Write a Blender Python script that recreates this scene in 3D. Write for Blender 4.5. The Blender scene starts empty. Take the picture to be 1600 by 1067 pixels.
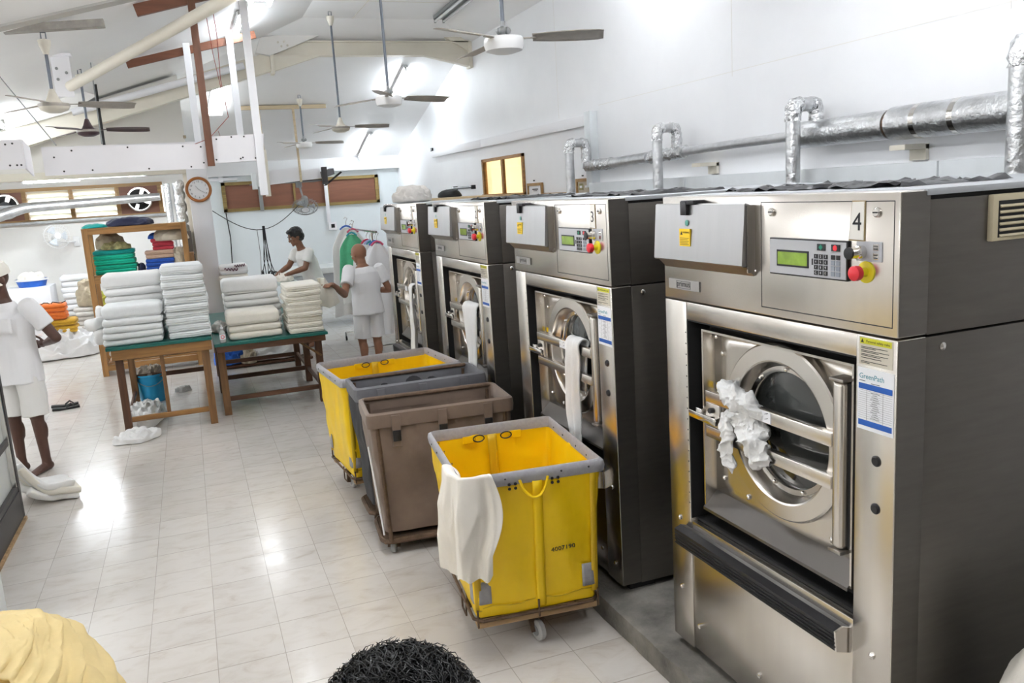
import bpy, bmesh, math, random
from math import sin, cos, pi, radians as R
from mathutils import Vector as V, Matrix as M, noise as NZ
C = bpy.context.scene.collection
scene = bpy.context.scene
rnd = random.Random(7)

# ------------------------------------------------------------------ materials
MATS = {}
def pm(name, col, rough=.5, metal=0., spec=.5, var=None, bump=None, stretch=(1,1,1), trans=0., emit=None, sheen=0., rvar=0., ior=1.45, coat=0., aniso=0.):
    """principled material; var=(scale, amount) value noise on colour, bump=(scale, strength)"""
    m = bpy.data.materials.new(name); m.use_nodes = True
    nt = m.node_tree; N = nt.nodes; L = nt.links
    b = N['Principled BSDF']
    b.inputs['Base Color'].default_value = (*col, 1)
    b.inputs['Roughness'].default_value = rough
    b.inputs['Metallic'].default_value = metal
    b.inputs['Specular IOR Level'].default_value = spec
    b.inputs['IOR'].default_value = ior
    b.inputs['Transmission Weight'].default_value = trans
    b.inputs['Sheen Weight'].default_value = sheen
    b.inputs['Coat Weight'].default_value = coat
    if aniso: b.inputs['Anisotropic'].default_value = aniso
    if emit:
        b.inputs['Emission Color'].default_value = (*emit[0], 1)
        b.inputs['Emission Strength'].default_value = emit[1]
    if var or bump or rvar:
        tc = N.new('ShaderNodeTexCoord'); mp = N.new('ShaderNodeMapping')
        mp.inputs['Scale'].default_value = stretch
        L.new(tc.outputs['Object'], mp.inputs['Vector'])
        if var or rvar:
            n = N.new('ShaderNodeTexNoise'); n.inputs['Scale'].default_value = (var or (8, 0))[0]
            n.inputs['Detail'].default_value = 6; n.inputs['Roughness'].default_value = .6
            L.new(mp.outputs[0], n.inputs['Vector'])
            if var:
                mr = N.new('ShaderNodeMapRange'); mr.inputs[3].default_value = 1 - var[1]; mr.inputs[4].default_value = 1 + var[1]
                mr.inputs[1].default_value = .3; mr.inputs[2].default_value = .7
                L.new(n.outputs[0], mr.inputs[0])
                hs = N.new('ShaderNodeHueSaturation'); hs.inputs['Color'].default_value = (*col, 1)
                L.new(mr.outputs[0], hs.inputs['Value']); L.new(hs.outputs[0], b.inputs['Base Color'])
            if rvar:
                mr2 = N.new('ShaderNodeMapRange'); mr2.inputs[3].default_value = max(.02, rough - rvar); mr2.inputs[4].default_value = rough + rvar
                mr2.inputs[1].default_value = .3; mr2.inputs[2].default_value = .7
                L.new(n.outputs[0], mr2.inputs[0]); L.new(mr2.outputs[0], b.inputs['Roughness'])
        if bump:
            n2 = N.new('ShaderNodeTexNoise'); n2.inputs['Scale'].default_value = bump[0]; n2.inputs['Detail'].default_value = 4
            L.new(mp.outputs[0], n2.inputs['Vector'])
            bp = N.new('ShaderNodeBump'); bp.inputs['Strength'].default_value = bump[1]; bp.inputs['Distance'].default_value = .01
            L.new(n2.outputs[0], bp.inputs['Height']); L.new(bp.outputs[0], b.inputs['Normal'])
    MATS[name] = m
    return m

def floor_mat():
    m = bpy.data.materials.new('floor_tile'); m.use_nodes = True
    nt = m.node_tree; N = nt.nodes; L = nt.links; b = N['Principled BSDF']
    tc = N.new('ShaderNodeTexCoord'); sp = N.new('ShaderNodeSeparateXYZ'); L.new(tc.outputs['Object'], sp.inputs[0])
    def mt(op, a, b_=None, c=None):
        n = N.new('ShaderNodeMath'); n.operation = op
        for i, v in enumerate((a, b_, c)):
            if v is None: continue
            if isinstance(v, (int, float)): n.inputs[i].default_value = v
            else: L.new(v, n.inputs[i])
        return n.outputs[0]
    T = .305
    tx = mt('DIVIDE', mt('ADD', sp.outputs[0], .7276 + T * 40), T)
    ty = mt('DIVIDE', mt('ADD', sp.outputs[1], -5.3241 + T * 40), T)
    def edge(t): return mt('MINIMUM', mt('FRACT', t), mt('SUBTRACT', 1.0, mt('FRACT', t)))
    n = N.new('ShaderNodeTexNoise'); n.inputs['Scale'].default_value = 1.7; n.inputs['Detail'].default_value = 3
    L.new(tc.outputs['Object'], n.inputs['Vector'])
    wid = mt('MULTIPLY', n.outputs[0], .011)
    line = mt('LESS_THAN', mt('MINIMUM', edge(tx), mt('MULTIPLY', edge(ty), .7)), mt('MAXIMUM', wid, .004))
    cell = N.new('ShaderNodeCombineXYZ'); L.new(mt('FLOOR', tx), cell.inputs[0]); L.new(mt('FLOOR', ty), cell.inputs[1])
    wn = N.new('ShaderNodeTexWhiteNoise'); wn.noise_dimensions = '3D'; L.new(cell.outputs[0], wn.inputs['Vector'])
    ad = N.new('ShaderNodeVectorMath'); ad.operation = 'MULTIPLY_ADD'
    L.new(wn.outputs['Color'], ad.inputs[0]); ad.inputs[1].default_value = (9, 9, 9); L.new(tc.outputs['Object'], ad.inputs[2])
    mp = N.new('ShaderNodeMapping'); mp.inputs['Scale'].default_value = (1.8, 3.2, 1); mp.inputs['Rotation'].default_value = (0, 0, .5)
    L.new(ad.outputs[0], mp.inputs[0])
    v = N.new('ShaderNodeTexNoise'); v.inputs['Scale'].default_value = 3.2; v.inputs['Detail'].default_value = 8; v.inputs['Roughness'].default_value = .62; v.inputs['Distortion'].default_value = .6
    L.new(mp.outputs[0], v.inputs['Vector'])
    cr = N.new('ShaderNodeValToRGB'); e = cr.color_ramp.elements
    e[0].position = .28; e[0].color = (.51, .46, .405, 1); e[1].position = .55; e[1].color = (.62, .59, .55, 1)
    x = cr.color_ramp.elements.new(.42); x.color = (.585, .55, .505, 1)
    L.new(v.outputs[0], cr.inputs[0])
    hs = N.new('ShaderNodeHueSaturation'); L.new(cr.outputs[0], hs.inputs['Color'])
    L.new(mt('MULTIPLY_ADD', wn.outputs['Value'], .08, .96), hs.inputs['Value'])
    mx = N.new('ShaderNodeMix'); mx.data_type = 'RGBA'; L.new(line, mx.inputs[0]); L.new(hs.outputs[0], mx.inputs[6]); mx.inputs[7].default_value = (.40, .37, .33, 1)
    L.new(mx.outputs[2], b.inputs['Base Color'])
    n3 = N.new('ShaderNodeTexNoise'); n3.inputs['Scale'].default_value = 5; n3.inputs['Detail'].default_value = 4; L.new(tc.outputs['Object'], n3.inputs['Vector'])
    rr = N.new('ShaderNodeMapRange'); rr.inputs[3].default_value = .09; rr.inputs[4].default_value = .26; L.new(n3.outputs[0], rr.inputs[0])
    L.new(rr.outputs[0], b.inputs['Roughness'])
    bp = N.new('ShaderNodeBump'); bp.inputs['Strength'].default_value = .25; bp.inputs['Distance'].default_value = .004
    hgt = mt('ADD', mt('MULTIPLY', line, -1.0), mt('MULTIPLY', wn.outputs['Value'], .3))
    n4 = N.new('ShaderNodeTexNoise'); n4.inputs['Scale'].default_value = 2.5; L.new(tc.outputs['Object'], n4.inputs['Vector'])
    L.new(mt('ADD', hgt, mt('MULTIPLY', n4.outputs[0], .8)), bp.inputs['Height']); L.new(bp.outputs[0], b.inputs['Normal'])
    return m

def wood(name, c, dark=.55, sc=1., rough=.5, axis=0):
    m = bpy.data.materials.new(name); m.use_nodes = True
    nt = m.node_tree; N = nt.nodes; L = nt.links; b = N['Principled BSDF']
    tc = N.new('ShaderNodeTexCoord'); mp = N.new('ShaderNodeMapping')
    s = [26 * sc] * 3; s[axis] = 2.2 * sc; mp.inputs['Scale'].default_value = s
    L.new(tc.outputs['Object'], mp.inputs[0])
    n = N.new('ShaderNodeTexNoise'); n.inputs['Scale'].default_value = 1.; n.inputs['Detail'].default_value = 6; n.inputs['Distortion'].default_value = .8
    L.new(mp.outputs[0], n.inputs['Vector'])
    cr = N.new('ShaderNodeValToRGB'); e = cr.color_ramp.elements
    e[0].position = .3; e[0].color = (c[0] * dark, c[1] * dark, c[2] * dark, 1); e[1].position = .68; e[1].color = (*c, 1)
    L.new(n.outputs[0], cr.inputs[0]); L.new(cr.outputs[0], b.inputs['Base Color']); b.inputs['Roughness'].default_value = rough
    bp = N.new('ShaderNodeBump'); bp.inputs['Strength'].default_value = .15; bp.inputs['Distance'].default_value = .004
    L.new(n.outputs[0], bp.inputs['Height']); L.new(bp.outputs[0], b.inputs['Normal'])
    MATS[name] = m
    return m

WALL = pm('wall_paint', (.85, .86, .875), .45, var=(1.2, .03), bump=(14, .03))
WALLC = pm('wall_cream', (.78, .765, .73), .5, var=(1.2, .03))
BLUEW = pm('wall_pale_blue', (.75, .80, .815), .5, var=(1.5, .03))
CEIL = pm('ceiling_board', (.89, .89, .89), .5, var=(1., .025))
CREAM = pm('cream_beam_paint', (.74, .70, .60), .5, var=(2, .06))
NEARW = pm('near_wall_paint', (.36, .34, .31), .6, var=(1, .1))
LEDGE = pm('ledge_paint', (.70, .735, .75), .45, var=(4, .05))
FLOOR = floor_mat()
CONC = pm('rough_concrete', (.19, .18, .16), .75, var=(5, .5), bump=(40, .5))
STEEL = pm('brushed_stainless', (.71, .675, .625), .27, 1., var=(2.5, .03), stretch=(9, 9, .5))
STEELL = pm('stainless_lid_shaded', (.45, .45, .455), .36, 1., var=(2.5, .03), stretch=(9, 9, .5))  # same stainless, darkened for how the tilted lid catches the light
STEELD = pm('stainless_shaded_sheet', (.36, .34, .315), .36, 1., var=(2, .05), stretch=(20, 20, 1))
SIDE = pm('dark_grey_side_sheet', (.165, .153, .138), .36, .85, var=(6, .06), stretch=(1, 8, 8))
DRIP = pm('shaded_drip_steel', (.15, .14, .13), .32, .9)  # drip shelf steel with its shade and dark reflection put into the colour
CHROME = pm('polished_steel', (.75, .73, .70), .16, 1., rvar=.04)
BLACK = pm('black_plastic', (.014, .014, .016), .35)
BLACKM = pm('matt_black', (.012, .012, .012), .7)
GLASSD = pm('dark_door_glass', (.035, .038, .036), .06, 0, .6, coat=.4)
LCDG = pm('green_lcd', (.22, .36, .03), .25, var=(30, .15), coat=.5)
YEL = pm('yellow_vinyl', (.90, .60, .004), .38, var=(5, .05), bump=(7, .45), stretch=(1, 1, .55))
YELD = pm('yellow_vinyl_seam', (.62, .40, .01), .45)
GREYB = pm('grey_webbing', (.33, .325, .335), .6, var=(60, .1))
BROWN = pm('taupe_canvas', (.185, .132, .098), .8, var=(8, .1), bump=(300, .15), sheen=.2)
CHAR = pm('charcoal_canvas', (.036, .036, .039), .7, var=(8, .12), bump=(200, .1))
CHARL = pm('grey_canvas_band', (.15, .15, .16), .7, var=(8, .12))
RUST = pm('rusty_brown_steel', (.13, .085, .055), .6, .5, var=(25, .3))
PALLET = wood('pallet_wood', (.46, .30, .15), .5, 1.2, .7)
WHEEL = pm('grey_rubber', (.42, .42, .41), .6)
TOWEL = pm('white_terry', (.80, .80, .785), .9, var=(20, .025), bump=(160, .35), sheen=.3)
TOWELG = pm('white_terry_cool', (.76, .785, .785), .9, var=(20, .025), bump=(160, .35), sheen=.3)
TOWELC = pm('cream_terry', (.80, .765, .675), .9, var=(20, .03), bump=(160, .35), sheen=.3)
TOWELO = pm('old_grey_linen', (.56, .535, .50), .9, var=(9, .12), bump=(90, .3))
SHEET = pm('white_cotton', (.82, .82, .82), .8, var=(8, .02), bump=(60, .08))
CREAMC = pm('cream_cotton', (.86, .82, .74), .8, var=(8, .03), bump=(80, .12))
YELC = pm('pale_yellow_cotton', (.70, .55, .27), .85, var=(4, .10), bump=(90, .15))
YELC2 = pm('deeper_yellow_cotton', (.70, .50, .17), .85, var=(4, .08), bump=(90, .15))
GREENT = pm('green_tabletop_laminate', (.010, .115, .098), .28, var=(5, .12))
OAK = wood('varnished_orange_wood', (.33, .165, .05), .55, 1., .4)
DKW = wood('dark_stained_wood', (.12, .05, .022), .5, 1., .45, axis=2)
DKWX = wood('dark_stained_rail', (.12, .05, .022), .5, 1., .45)
MIDW = wood('brown_leg_wood', (.25, .125, .045), .55, 1., .45, axis=2)
SHW = wood('shelf_pine', (.40, .20, .06), .6, 1., .45, axis=2)
SHWX = wood('shelf_pine_rail', (.40, .20, .06), .6, 1., .45)
REDW = wood('red_brown_batten', (.20, .072, .036), .65, 1., .5)
REDWZ = wood('red_brown_post', (.18, .07, .034), .65, 1., .5, axis=2)
PALEW = wood('pale_batten', (.62, .50, .33), .7, 1., .5)
FRAMEW = wood('window_frame_wood', (.40, .23, .08), .6, 1., .45)
OLIVEW = wood('olive_frame_wood', (.30, .21, .065), .6, 1., .5)
PLY = wood('red_brown_plywood', (.22, .088, .05), .8, .6, .5)
FOIL = pm('crinkled_foil', (.72, .73, .74), .26, 1., bump=(40, 1.6), var=(9, .1))
FOILS = pm('smooth_foil_wrap', (.60, .61, .62), .36, 1., bump=(38, .7), var=(9, .2))
SILVERP = pm('silver_painted_pipe', (.50, .51, .52), .42, .55, var=(14, .12), bump=(20, .2))
GYP = pm('white_board', (.82, .81, .83), .5, var=(2, .02))
WPOST = pm('white_painted_post', (.84, .84, .86), .45)
SCREW = pm('dark_screw', (.05, .05, .05), .5, .5)
FANROD = pm('blue_grey_rod', (.14, .155, .18), .4, .6)
FANW = pm('aged_fan_cream', (.66, .62, .53), .4, var=(9, .1))
FANB = pm('dusty_fan_blade', (.36, .33, .29), .45, var=(9, .12))
FAND = pm('dark_fan_motor', (.06, .03, .035), .35)
FANWH = pm('white_fan_plastic', (.80, .80, .79), .35)
TUBE = pm('lit_tube', (.9, .95, 1.), .3, emit=((.88, .94, 1.), 42.))
TUBE_FILL = pm('fill_tube', (.9, .95, 1.), .3, emit=((.95, .965, 1.), 33.))  # for the added fill lamps out of view
TUBE_FILL_DIM = pm('dim_fill_tube', (.9, .95, 1.), .3, emit=((.95, .965, 1.), 15.))  # weaker version for the added fill lamps by the right wall
TUBEOFF = pm('unlit_tube', (.70, .72, .72), .25)
FIXT = pm('light_fixture_enamel', (.70, .71, .71), .4)
FIXG = pm('grey_fixture', (.27, .28, .28), .45, .3)
PAPER = pm('paper', (.83, .84, .86), .6)
BLUEP = pm('blue_print', (.015, .10, .42), .5)
STICKY = pm('yellow_sticker', (.84, .56, .01), .45)
LABELB = pm('safety_label_beige', (.60, .56, .46), .5)
LABELY = pm('safety_label_yellow', (.60, .58, .03), .5)
INK = pm('ink', (.02, .02, .022), .6)
INKT = pm('teal_ink', (.08, .30, .36), .6)
GREYPL = pm('grey_control_plate', (.47, .48, .50), .4)
BADGE = pm('grey_badge', (.30, .29, .275), .5)
REDB = pm('red_button', (.72, .035, .05), .3)
YELB = pm('yellow_disc', (.72, .60, .02), .4)
GRNB = pm('green_button', (.01, .22, .13), .4)
KEYG = pm('grey_key', (.26, .29, .33), .5)
TAGP = pm('aged_tag_plate', (.84, .82, .76), .5)
TAGB = pm('tag_brown_edge', (.36, .27, .14), .6)
VENT = pm('beige_vent', (.58, .51, .35), .5)
BLUEB = pm('blue_bucket_plastic', (.02, .33, .62), .35)
SKIN1 = pm('skin_brown', (.27, .125, .07), .45, var=(30, .06))
SKIN2 = pm('skin_dark', (.085, .040, .028), .42, var=(30, .06))
SKIN3 = pm('skin_medium', (.20, .09, .05), .45, var=(30, .06))
HAIR = pm('black_hair', (.005, .005, .0055), .42, var=(40, .4))
UNI = pm('white_uniform', (.80, .80, .81), .75, bump=(40, .12))
UNIC = pm('cream_uniform', (.77, .765, .74), .75, bump=(40, .12))
EYEW = pm('eye_white', (.6, .58, .55), .3)
LIP = pm('lip', (.20, .075, .06), .45)
GREY_M = pm('grey_enamel', (.40, .42, .44), .4, var=(3, .04))
DGREY = pm('dark_grey_enamel', (.055, .052, .052), .45, .2)
PANELW = pm('machine_white_panel', (.72, .755, .75), .35, var=(2, .02))
CLOTHS = {}
def cl(name, col, v=.1):
    CLOTHS[name] = pm('cloth_' + name, col, .88, var=(14, v), bump=(70, .25), sheen=.15)
    return CLOTHS[name]
cl('green', (.0, .42, .27)); cl('teal', (.0, .30, .27)); cl('blue', (.02, .10, .46)); cl('red', (.55, .05, .08)); cl('pinkbeige', (.60, .42, .31))
cl('navy', (.018, .022, .06)); cl('khaki', (.38, .32, .23), .2); cl('camo', (.27, .25, .11), .6); cl('beige', (.50, .44, .34), .15); cl('orange', (.66, .15, .02)); cl('mustard', (.50, .29, .02), .15)
cl('greenrag', (.03, .26, .12)); cl('brightblue', (.02, .12, .50)); cl('mop', (.40, .35, .29), .3); cl('garment_green', (.09, .42, .22)); cl('maroonprint', (.55, .48, .49), .5); cl('yellowgreen', (.45, .42, .05), .3)

# ------------------------------------------------------------------ mesh helpers
class MB:
    def __init__(s): s.bm = bmesh.new()
    def box(s, x0, x1, y0, y1, z0, z1, bev=0., m=None, seg=2):
        x0, x1 = min(x0, x1), max(x0, x1); y0, y1 = min(y0, y1), max(y0, y1); z0, z1 = min(z0, z1), max(z0, z1)
        vs = [s.bm.verts.new(p) for p in ((x0,y0,z0),(x1,y0,z0),(x1,y1,z0),(x0,y1,z0),(x0,y0,z1),(x1,y0,z1),(x1,y1,z1),(x0,y1,z1))]
        fs = [s.bm.faces.new([vs[i] for i in f]) for f in ((3,2,1,0),(4,5,6,7),(0,1,5,4),(1,2,6,5),(2,3,7,6),(3,0,4,7))]
        if bev:
            es = list({e for f in fs for e in f.edges})
            r = bmesh.ops.bevel(s.bm, geom=es + vs, offset=bev, segments=seg, affect='EDGES', profile=.5)
            vs = list({v for f in r['faces'] for v in f.verts} | {v for v in vs if v.is_valid})
        if m is not None: bmesh.ops.transform(s.bm, matrix=m, verts=[v for v in vs if v.is_valid])
        return s
    def bar(s, p0, p1, w, h, bev=0., roll=0., up=None):
        p0, p1 = V(p0), V(p1); d = p1 - p0; L = d.length; z = d.normalized()
        u = V(up) if up else (V((0,0,1)) if abs(z.z) < .95 else V((0,1,0)))
        x = u.cross(z).normalized(); y = z.cross(x)
        m = M(((x.x,y.x,z.x,p0.x),(x.y,y.y,z.y,p0.y),(x.z,y.z,z.z,p0.z),(0,0,0,1)))
        return s.box(-w/2, w/2, -h/2, h/2, 0, L, bev, m)
    def rings(s, rings, cap0=True, cap1=True, closed=True):
        vr = [[s.bm.verts.new(p) for p in r] for r in rings]
        n = len(vr[0])
        for a, b in zip(vr, vr[1:]):
            for i in range(n if closed else n - 1):
                j = (i + 1) % n
                s.bm.faces.new((a[i], a[j], b[j], b[i]))
        if closed and cap0: s.bm.faces.new(list(reversed(vr[0])))
        if closed and cap1: s.bm.faces.new(vr[-1])
        return s
    def tube(s, pts, r, n=10, cap=True, jit=0.):
        pts = [V(p) for p in pts]; k = len(pts)
        rr = r if isinstance(r, (list, tuple)) else [r] * k
        t0 = (pts[1] - pts[0]).normalized()
        a = V((0,0,1)) if abs(t0.z) < .9 else V((1,0,0))
        x = a.cross(t0).normalized(); out = []
        for i, p in enumerate(pts):
            t = ((pts[i+1] - p).normalized() if i < k-1 else V()) + ((p - pts[i-1]).normalized() if i else V())
            t = t.normalized(); x = (x - t * x.dot(t)).normalized(); y = t.cross(x)
            out.append([p + (x * cos(2*pi*q/n) + y * sin(2*pi*q/n)) * rr[i] * (1 + (rnd.uniform(-jit, jit) if jit else 0)) for q in range(n)])
        return s.rings(out, cap, cap)
    def lathe(s, prof, o=(0,0,0), ax=(0,0,1), n=24, cap0=True, cap1=True, sx=1., sy=1.):
        z = V(ax).normalized(); a = V((0,0,1)) if abs(z.z) < .9 else V((1,0,0))
        if abs(z.z) >= .9: x = V((1,0,0)); y = z.cross(x)
        else: x = a.cross(z).normalized(); y = z.cross(x)
        o = V(o)
        return s.rings([[o + z*h + (x*cos(2*pi*q/n)*sx + y*sin(2*pi*q/n)*sy) * max(r, 1e-4) for q in range(n)] for r, h in prof], cap0, cap1)
    def prism(s, poly, fn, d0, d1):
        """extrude a 2-D polygon; fn(a, b, d) -> point"""
        return s.rings([[fn(a, b, d0) for a, b in poly], [fn(a, b, d1) for a, b in poly]])
    def grid(s, f, nu, nv, closeu=False):
        vs = [[s.bm.verts.new(f(i/nu, j/nv)) for i in range(nu + (0 if closeu else 1))] for j in range(nv + 1)]
        w = len(vs[0])
        for j in range(nv):
            for i in range(nu):
                k = (i + 1) % w
                s.bm.faces.new((vs[j][i], vs[j][k], vs[j+1][k], vs[j+1][i]))
        return s
    def ball(s, c, r, sub=2, m=None):
        rr = r if isinstance(r, (tuple, list)) else (r, r, r)
        mm = M.Translation(V(c)) @ (m or M()) @ M.Diagonal((*rr, 1))
        bmesh.ops.create_icosphere(s.bm, subdivisions=sub, radius=1, matrix=mm)
        return s
    def softbox(s, w, d, h, r=None, seed=0, n=(10, 8, 8), amp=.006, fr=7., grooves=(), gdep=.008, gw=None, top=.0, gfaces=('f', 'l', 'r'), m=None):
        """a rounded, slightly lumpy slab standing on z=0, centred in x and y"""
        nx, ny, nz = n; r = r or min(h * .49, .035); vd = {}; gw = gw or h * .035
        rz = min(r, h * .5)
        def P(i, j, k):
            key = (i, j, k)
            if key in vd: return vd[key]
            ti, tj = .5 - .5*cos(pi*i/nx), .5 - .5*cos(pi*j/ny)
            p = V(((ti - .5) * w, (tj - .5) * d, k/nz * h))
            q = V((max(-w/2 + r, min(w/2 - r, p.x)), max(-d/2 + r, min(d/2 - r, p.y)), max(rz, min(h - rz, p.z))))
            e = V(((p.x - q.x)/r, (p.y - q.y)/r, (p.z - q.z)/rz)); e = e / max(1, e.length)
            o = q + V((e.x * r, e.y * r, e.z * rz))
            for g in grooves:
                G = math.exp(-((o.z/h - g) / (gw/h)) ** 2) * gdep
                if 'f' in gfaces and j == 0: o.y += G
                if 'b' in gfaces and j == ny: o.y -= G
                if 'l' in gfaces and i == 0: o.x += G
                if 'r' in gfaces and i == nx: o.x -= G
            nn = NZ.noise_vector(o * fr + V((seed * 3.7, seed * 1.3, seed))) * amp
            lo = NZ.noise(V((o.x * 3, o.y * 3, seed * 2.1)))
            o = o + V((nn.x, nn.y, nn.z * .8 + (lo * top if k > 0 else 0)))
            if k == 0: o.z = max(o.z, 0.)
            vd[key] = s.bm.verts.new(m @ o if m else o)
            return vd[key]
        F = s.bm.faces
        for i in range(nx):
            for j in range(ny):
                F.new((P(i,j,0), P(i,j+1,0), P(i+1,j+1,0), P(i+1,j,0))); F.new((P(i,j,nz), P(i+1,j,nz), P(i+1,j+1,nz), P(i,j+1,nz)))
        for i in range(nx):
            for k in range(nz):
                F.new((P(i,0,k), P(i+1,0,k), P(i+1,0,k+1), P(i,0,k+1))); F.new((P(i,ny,k), P(i,ny,k+1), P(i+1,ny,k+1), P(i+1,ny,k)))
        for j in range(ny):
            for k in range(nz):
                F.new((P(0,j,k), P(0,j,k+1), P(0,j+1,k+1), P(0,j+1,k))); F.new((P(nx,j,k), P(nx,j+1,k), P(nx,j+1,k+1), P(nx,j,k+1)))
        return s
    def heap(s, rx, ry, h, seed=0, n=(40, 18), amp=.35, fr=5., edge=.25, pw=.8, fold=1.):
        """crumpled cloth heap standing on z=0"""
        def f(u, v):
            a = 2*pi*u; t = v * pi/2
            k = NZ.noise(V((cos(a)*1.3, sin(a)*1.3, seed*1.9))) * edge + 1
            rad = cos(t) ** pw
            x, y, z = rx*k*rad*cos(a), ry*k*rad*sin(a), h * sin(t)
            q = V((x*fr, y*fr, z*fr + seed*5.3))
            rg = 1 - abs(NZ.noise(q)) * 2
            rg2 = 1 - abs(NZ.noise(q * 2.1 + V((3, 1, 7)))) * 2
            D = (rg * .6 + rg2 * .4 - .4) * amp * h * fold
            w = min(1, sin(t) * 3)
            return V((x + cos(a)*D*.5*w, y + sin(a)*D*.5*w, max(0, z + D * w)))
        s.grid(f, n[0], n[1] - 1, True)
        base = [v for v in s.bm.verts if abs(v.co.z) < 1e-6 and v.is_boundary]
        return s
    def build(s, name, mat, parent=None, smooth=35, loc=None, mods=()):
        bmesh.ops.recalc_face_normals(s.bm, faces=s.bm.faces[:])
        me = bpy.data.meshes.new(name); s.bm.to_mesh(me); s.bm.free()
        me.materials.append(mat)
        if smooth:
            me.polygons.foreach_set('use_smooth', [True] * len(me.polygons)); me.set_sharp_from_angle(angle=R(smooth))
        o = bpy.data.objects.new(name, me); C.objects.link(o)
        if parent: o.parent = parent
        if loc: o.location = loc
        for k, kw in mods:
            md = o.modifiers.new(k.title(), k)
            for a, b in kw.items(): setattr(md, a, b)
        return o
SOL = lambda t, off=0.: ('SOLIDIFY', dict(thickness=t, offset=off))
SUB = lambda n=1: ('SUBSURF', dict(levels=n, render_levels=n))

def tag(o, label, cat, group=None, kind=None):
    o['label'] = label; o['category'] = cat
    if group: o['group'] = group
    if kind: o['kind'] = kind
    return o
def thing(name, label, cat, loc=(0,0,0), rz=0., group=None):
    o = bpy.data.objects.new(name, None); C.objects.link(o); o.empty_display_size = .1
    o.location = loc; o.rotation_euler = (0, 0, rz)
    return tag(o, label, cat, group)
def struct(o, label=None):
    o['kind'] = 'structure'
    if label: o['label'] = label
    return o
def copy_tree(o, parent=None):
    c = o.copy(); C.objects.link(c)
    if parent: c.parent = parent
    for ch in list(o.children): copy_tree(ch, c)
    return c
ORD = ['bottom', 'second', 'third', 'fourth', 'fifth', 'sixth', 'seventh', 'eighth', 'ninth', 'tenth', 'eleventh', 'twelfth']
def lay(i, n): return 'topmost' if i == n-1 else ('bottom' if i == 0 else ORD[i] + ' from bottom')

def text(body, size, mat, parent, origin, xdir, ydir, name='lettering', ext=.0006, align='CENTER', sx=1.):
    cu = bpy.data.curves.new(name, 'FONT'); cu.body = body; cu.size = size; cu.extrude = ext; cu.align_x = align; cu.align_y = 'CENTER'; cu.resolution_u = 3
    t = bpy.data.objects.new(name, cu); C.objects.link(t)
    bpy.context.view_layer.update()
    me = bpy.data.meshes.new_from_object(t.evaluated_get(bpy.context.evaluated_depsgraph_get()))
    bpy.data.objects.remove(t); bpy.data.curves.remove(cu)
    x, y = V(xdir).normalized(), V(ydir).normalized(); z = x.cross(y)
    me.transform(M(((x.x*sx,y.x,z.x,origin[0]),(x.y*sx,y.y,z.y,origin[1]),(x.z*sx,y.z,z.z,origin[2]),(0,0,0,1))))
    me.materials.clear(); me.materials.append(mat); me.name = name
    o = bpy.data.objects.new(name, me); C.objects.link(o)
    if parent: o.parent = parent
    return o
def rrect(w, d, r, n, cx=0, cy=0):
    """n points around a rounded rectangle, starting at the middle of the -y side, counter-clockwise"""
    segs = []; hw, hd = w/2, d/2; r = min(r, hw*.99, hd*.99)
    L = [hw - r, pi*r/2, 2*(hd-r), pi*r/2, 2*(hw-r), pi*r/2, 2*(hd-r), pi*r/2, hw-r]; T = sum(L); out = []
    for i in range(n):
        s = i / n * T; k = 0
        while s > L[k] and k < 8: s -= L[k]; k += 1
        def arc(cx_, cy_, a0, t): a = a0 + t/r; return (cx_ + r*cos(a), cy_ + r*sin(a))
        p = [lambda: (s, -hd), lambda: arc(hw-r, -hd+r, -pi/2, s), lambda: (hw, -hd+r+s), lambda: arc(hw-r, hd-r, 0, s), lambda: (hw-r-s, hd),
             lambda: arc(-hw+r, hd-r, pi/2, s), lambda: (-hw, hd-r-s), lambda: arc(-hw+r, -hd+r, pi, s), lambda: (-hw+r+s, -hd)][k]()
        out.append((p[0] + cx, p[1] + cy))
    return out
EXPO = 1.25
# ================================================================== SETTING
XR, XL, YF, YN = 4.15, -5.0, 17.0, -2.6
XC, ZC = 1.7, 4.42                          # where the flat ceiling starts, its height
def zp2(x): return ZC - .30 * (XC - x)      # left slope
def zp3(y): return 2.92 + .277 * (16.8 - y) # far slope
def zceil(x, y): return min(ZC, zp2(x), zp3(y), 4.25 + .31 * (XR - x))
MB_ = MB
struct(MB().box(XL, XR, YN, YF, -.1, 0).build('floor', FLOOR, smooth=0))
# ceiling: a hipped shell of thin boards
m = MB()
def cf(pts):
    vs = [m.bm.verts.new((x, y, z)) for x, y, z in pts]; m.bm.faces.new(vs)
yh = 16.8 - (ZC - 2.92) / .277; yq = 16.8 - (4.25 - 2.92) / .277; xh = .12; yx = 16.8 - (zp2(xh) - 2.92) / .277
cf([(XC, YN, ZC), (3.6, YN, ZC), (3.6, yh, ZC), (XC, yh, ZC)])
cf([(3.6, YN, ZC), (XR + .1, YN, 4.22), (XR + .1, yq, 4.22), (XR, yq, 4.25), (3.6, yh, ZC)])
cf([(XL - .1, YN, zp2(XL - .1)), (XC, YN, ZC), (XC, yh, ZC), (xh, yx, zp2(xh)), (XL - .1, yx, zp2(XL - .1))])
cf([(XC, yh, ZC), (3.6, yh, ZC), (XR, yq, 4.25), (XR + .1, yq, 4.22), (XR + .1, YF + .1, zp3(YF + .1)), (xh, YF + .1, zp3(YF + .1)), (xh, yx, zp2(xh))])
ce = struct(m.build('ceiling', CEIL, smooth=0, mods=[SOL(.03, -1.)]))
if ce.data.polygons[0].normal.z > 0: ce.data.flip_normals()
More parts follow.
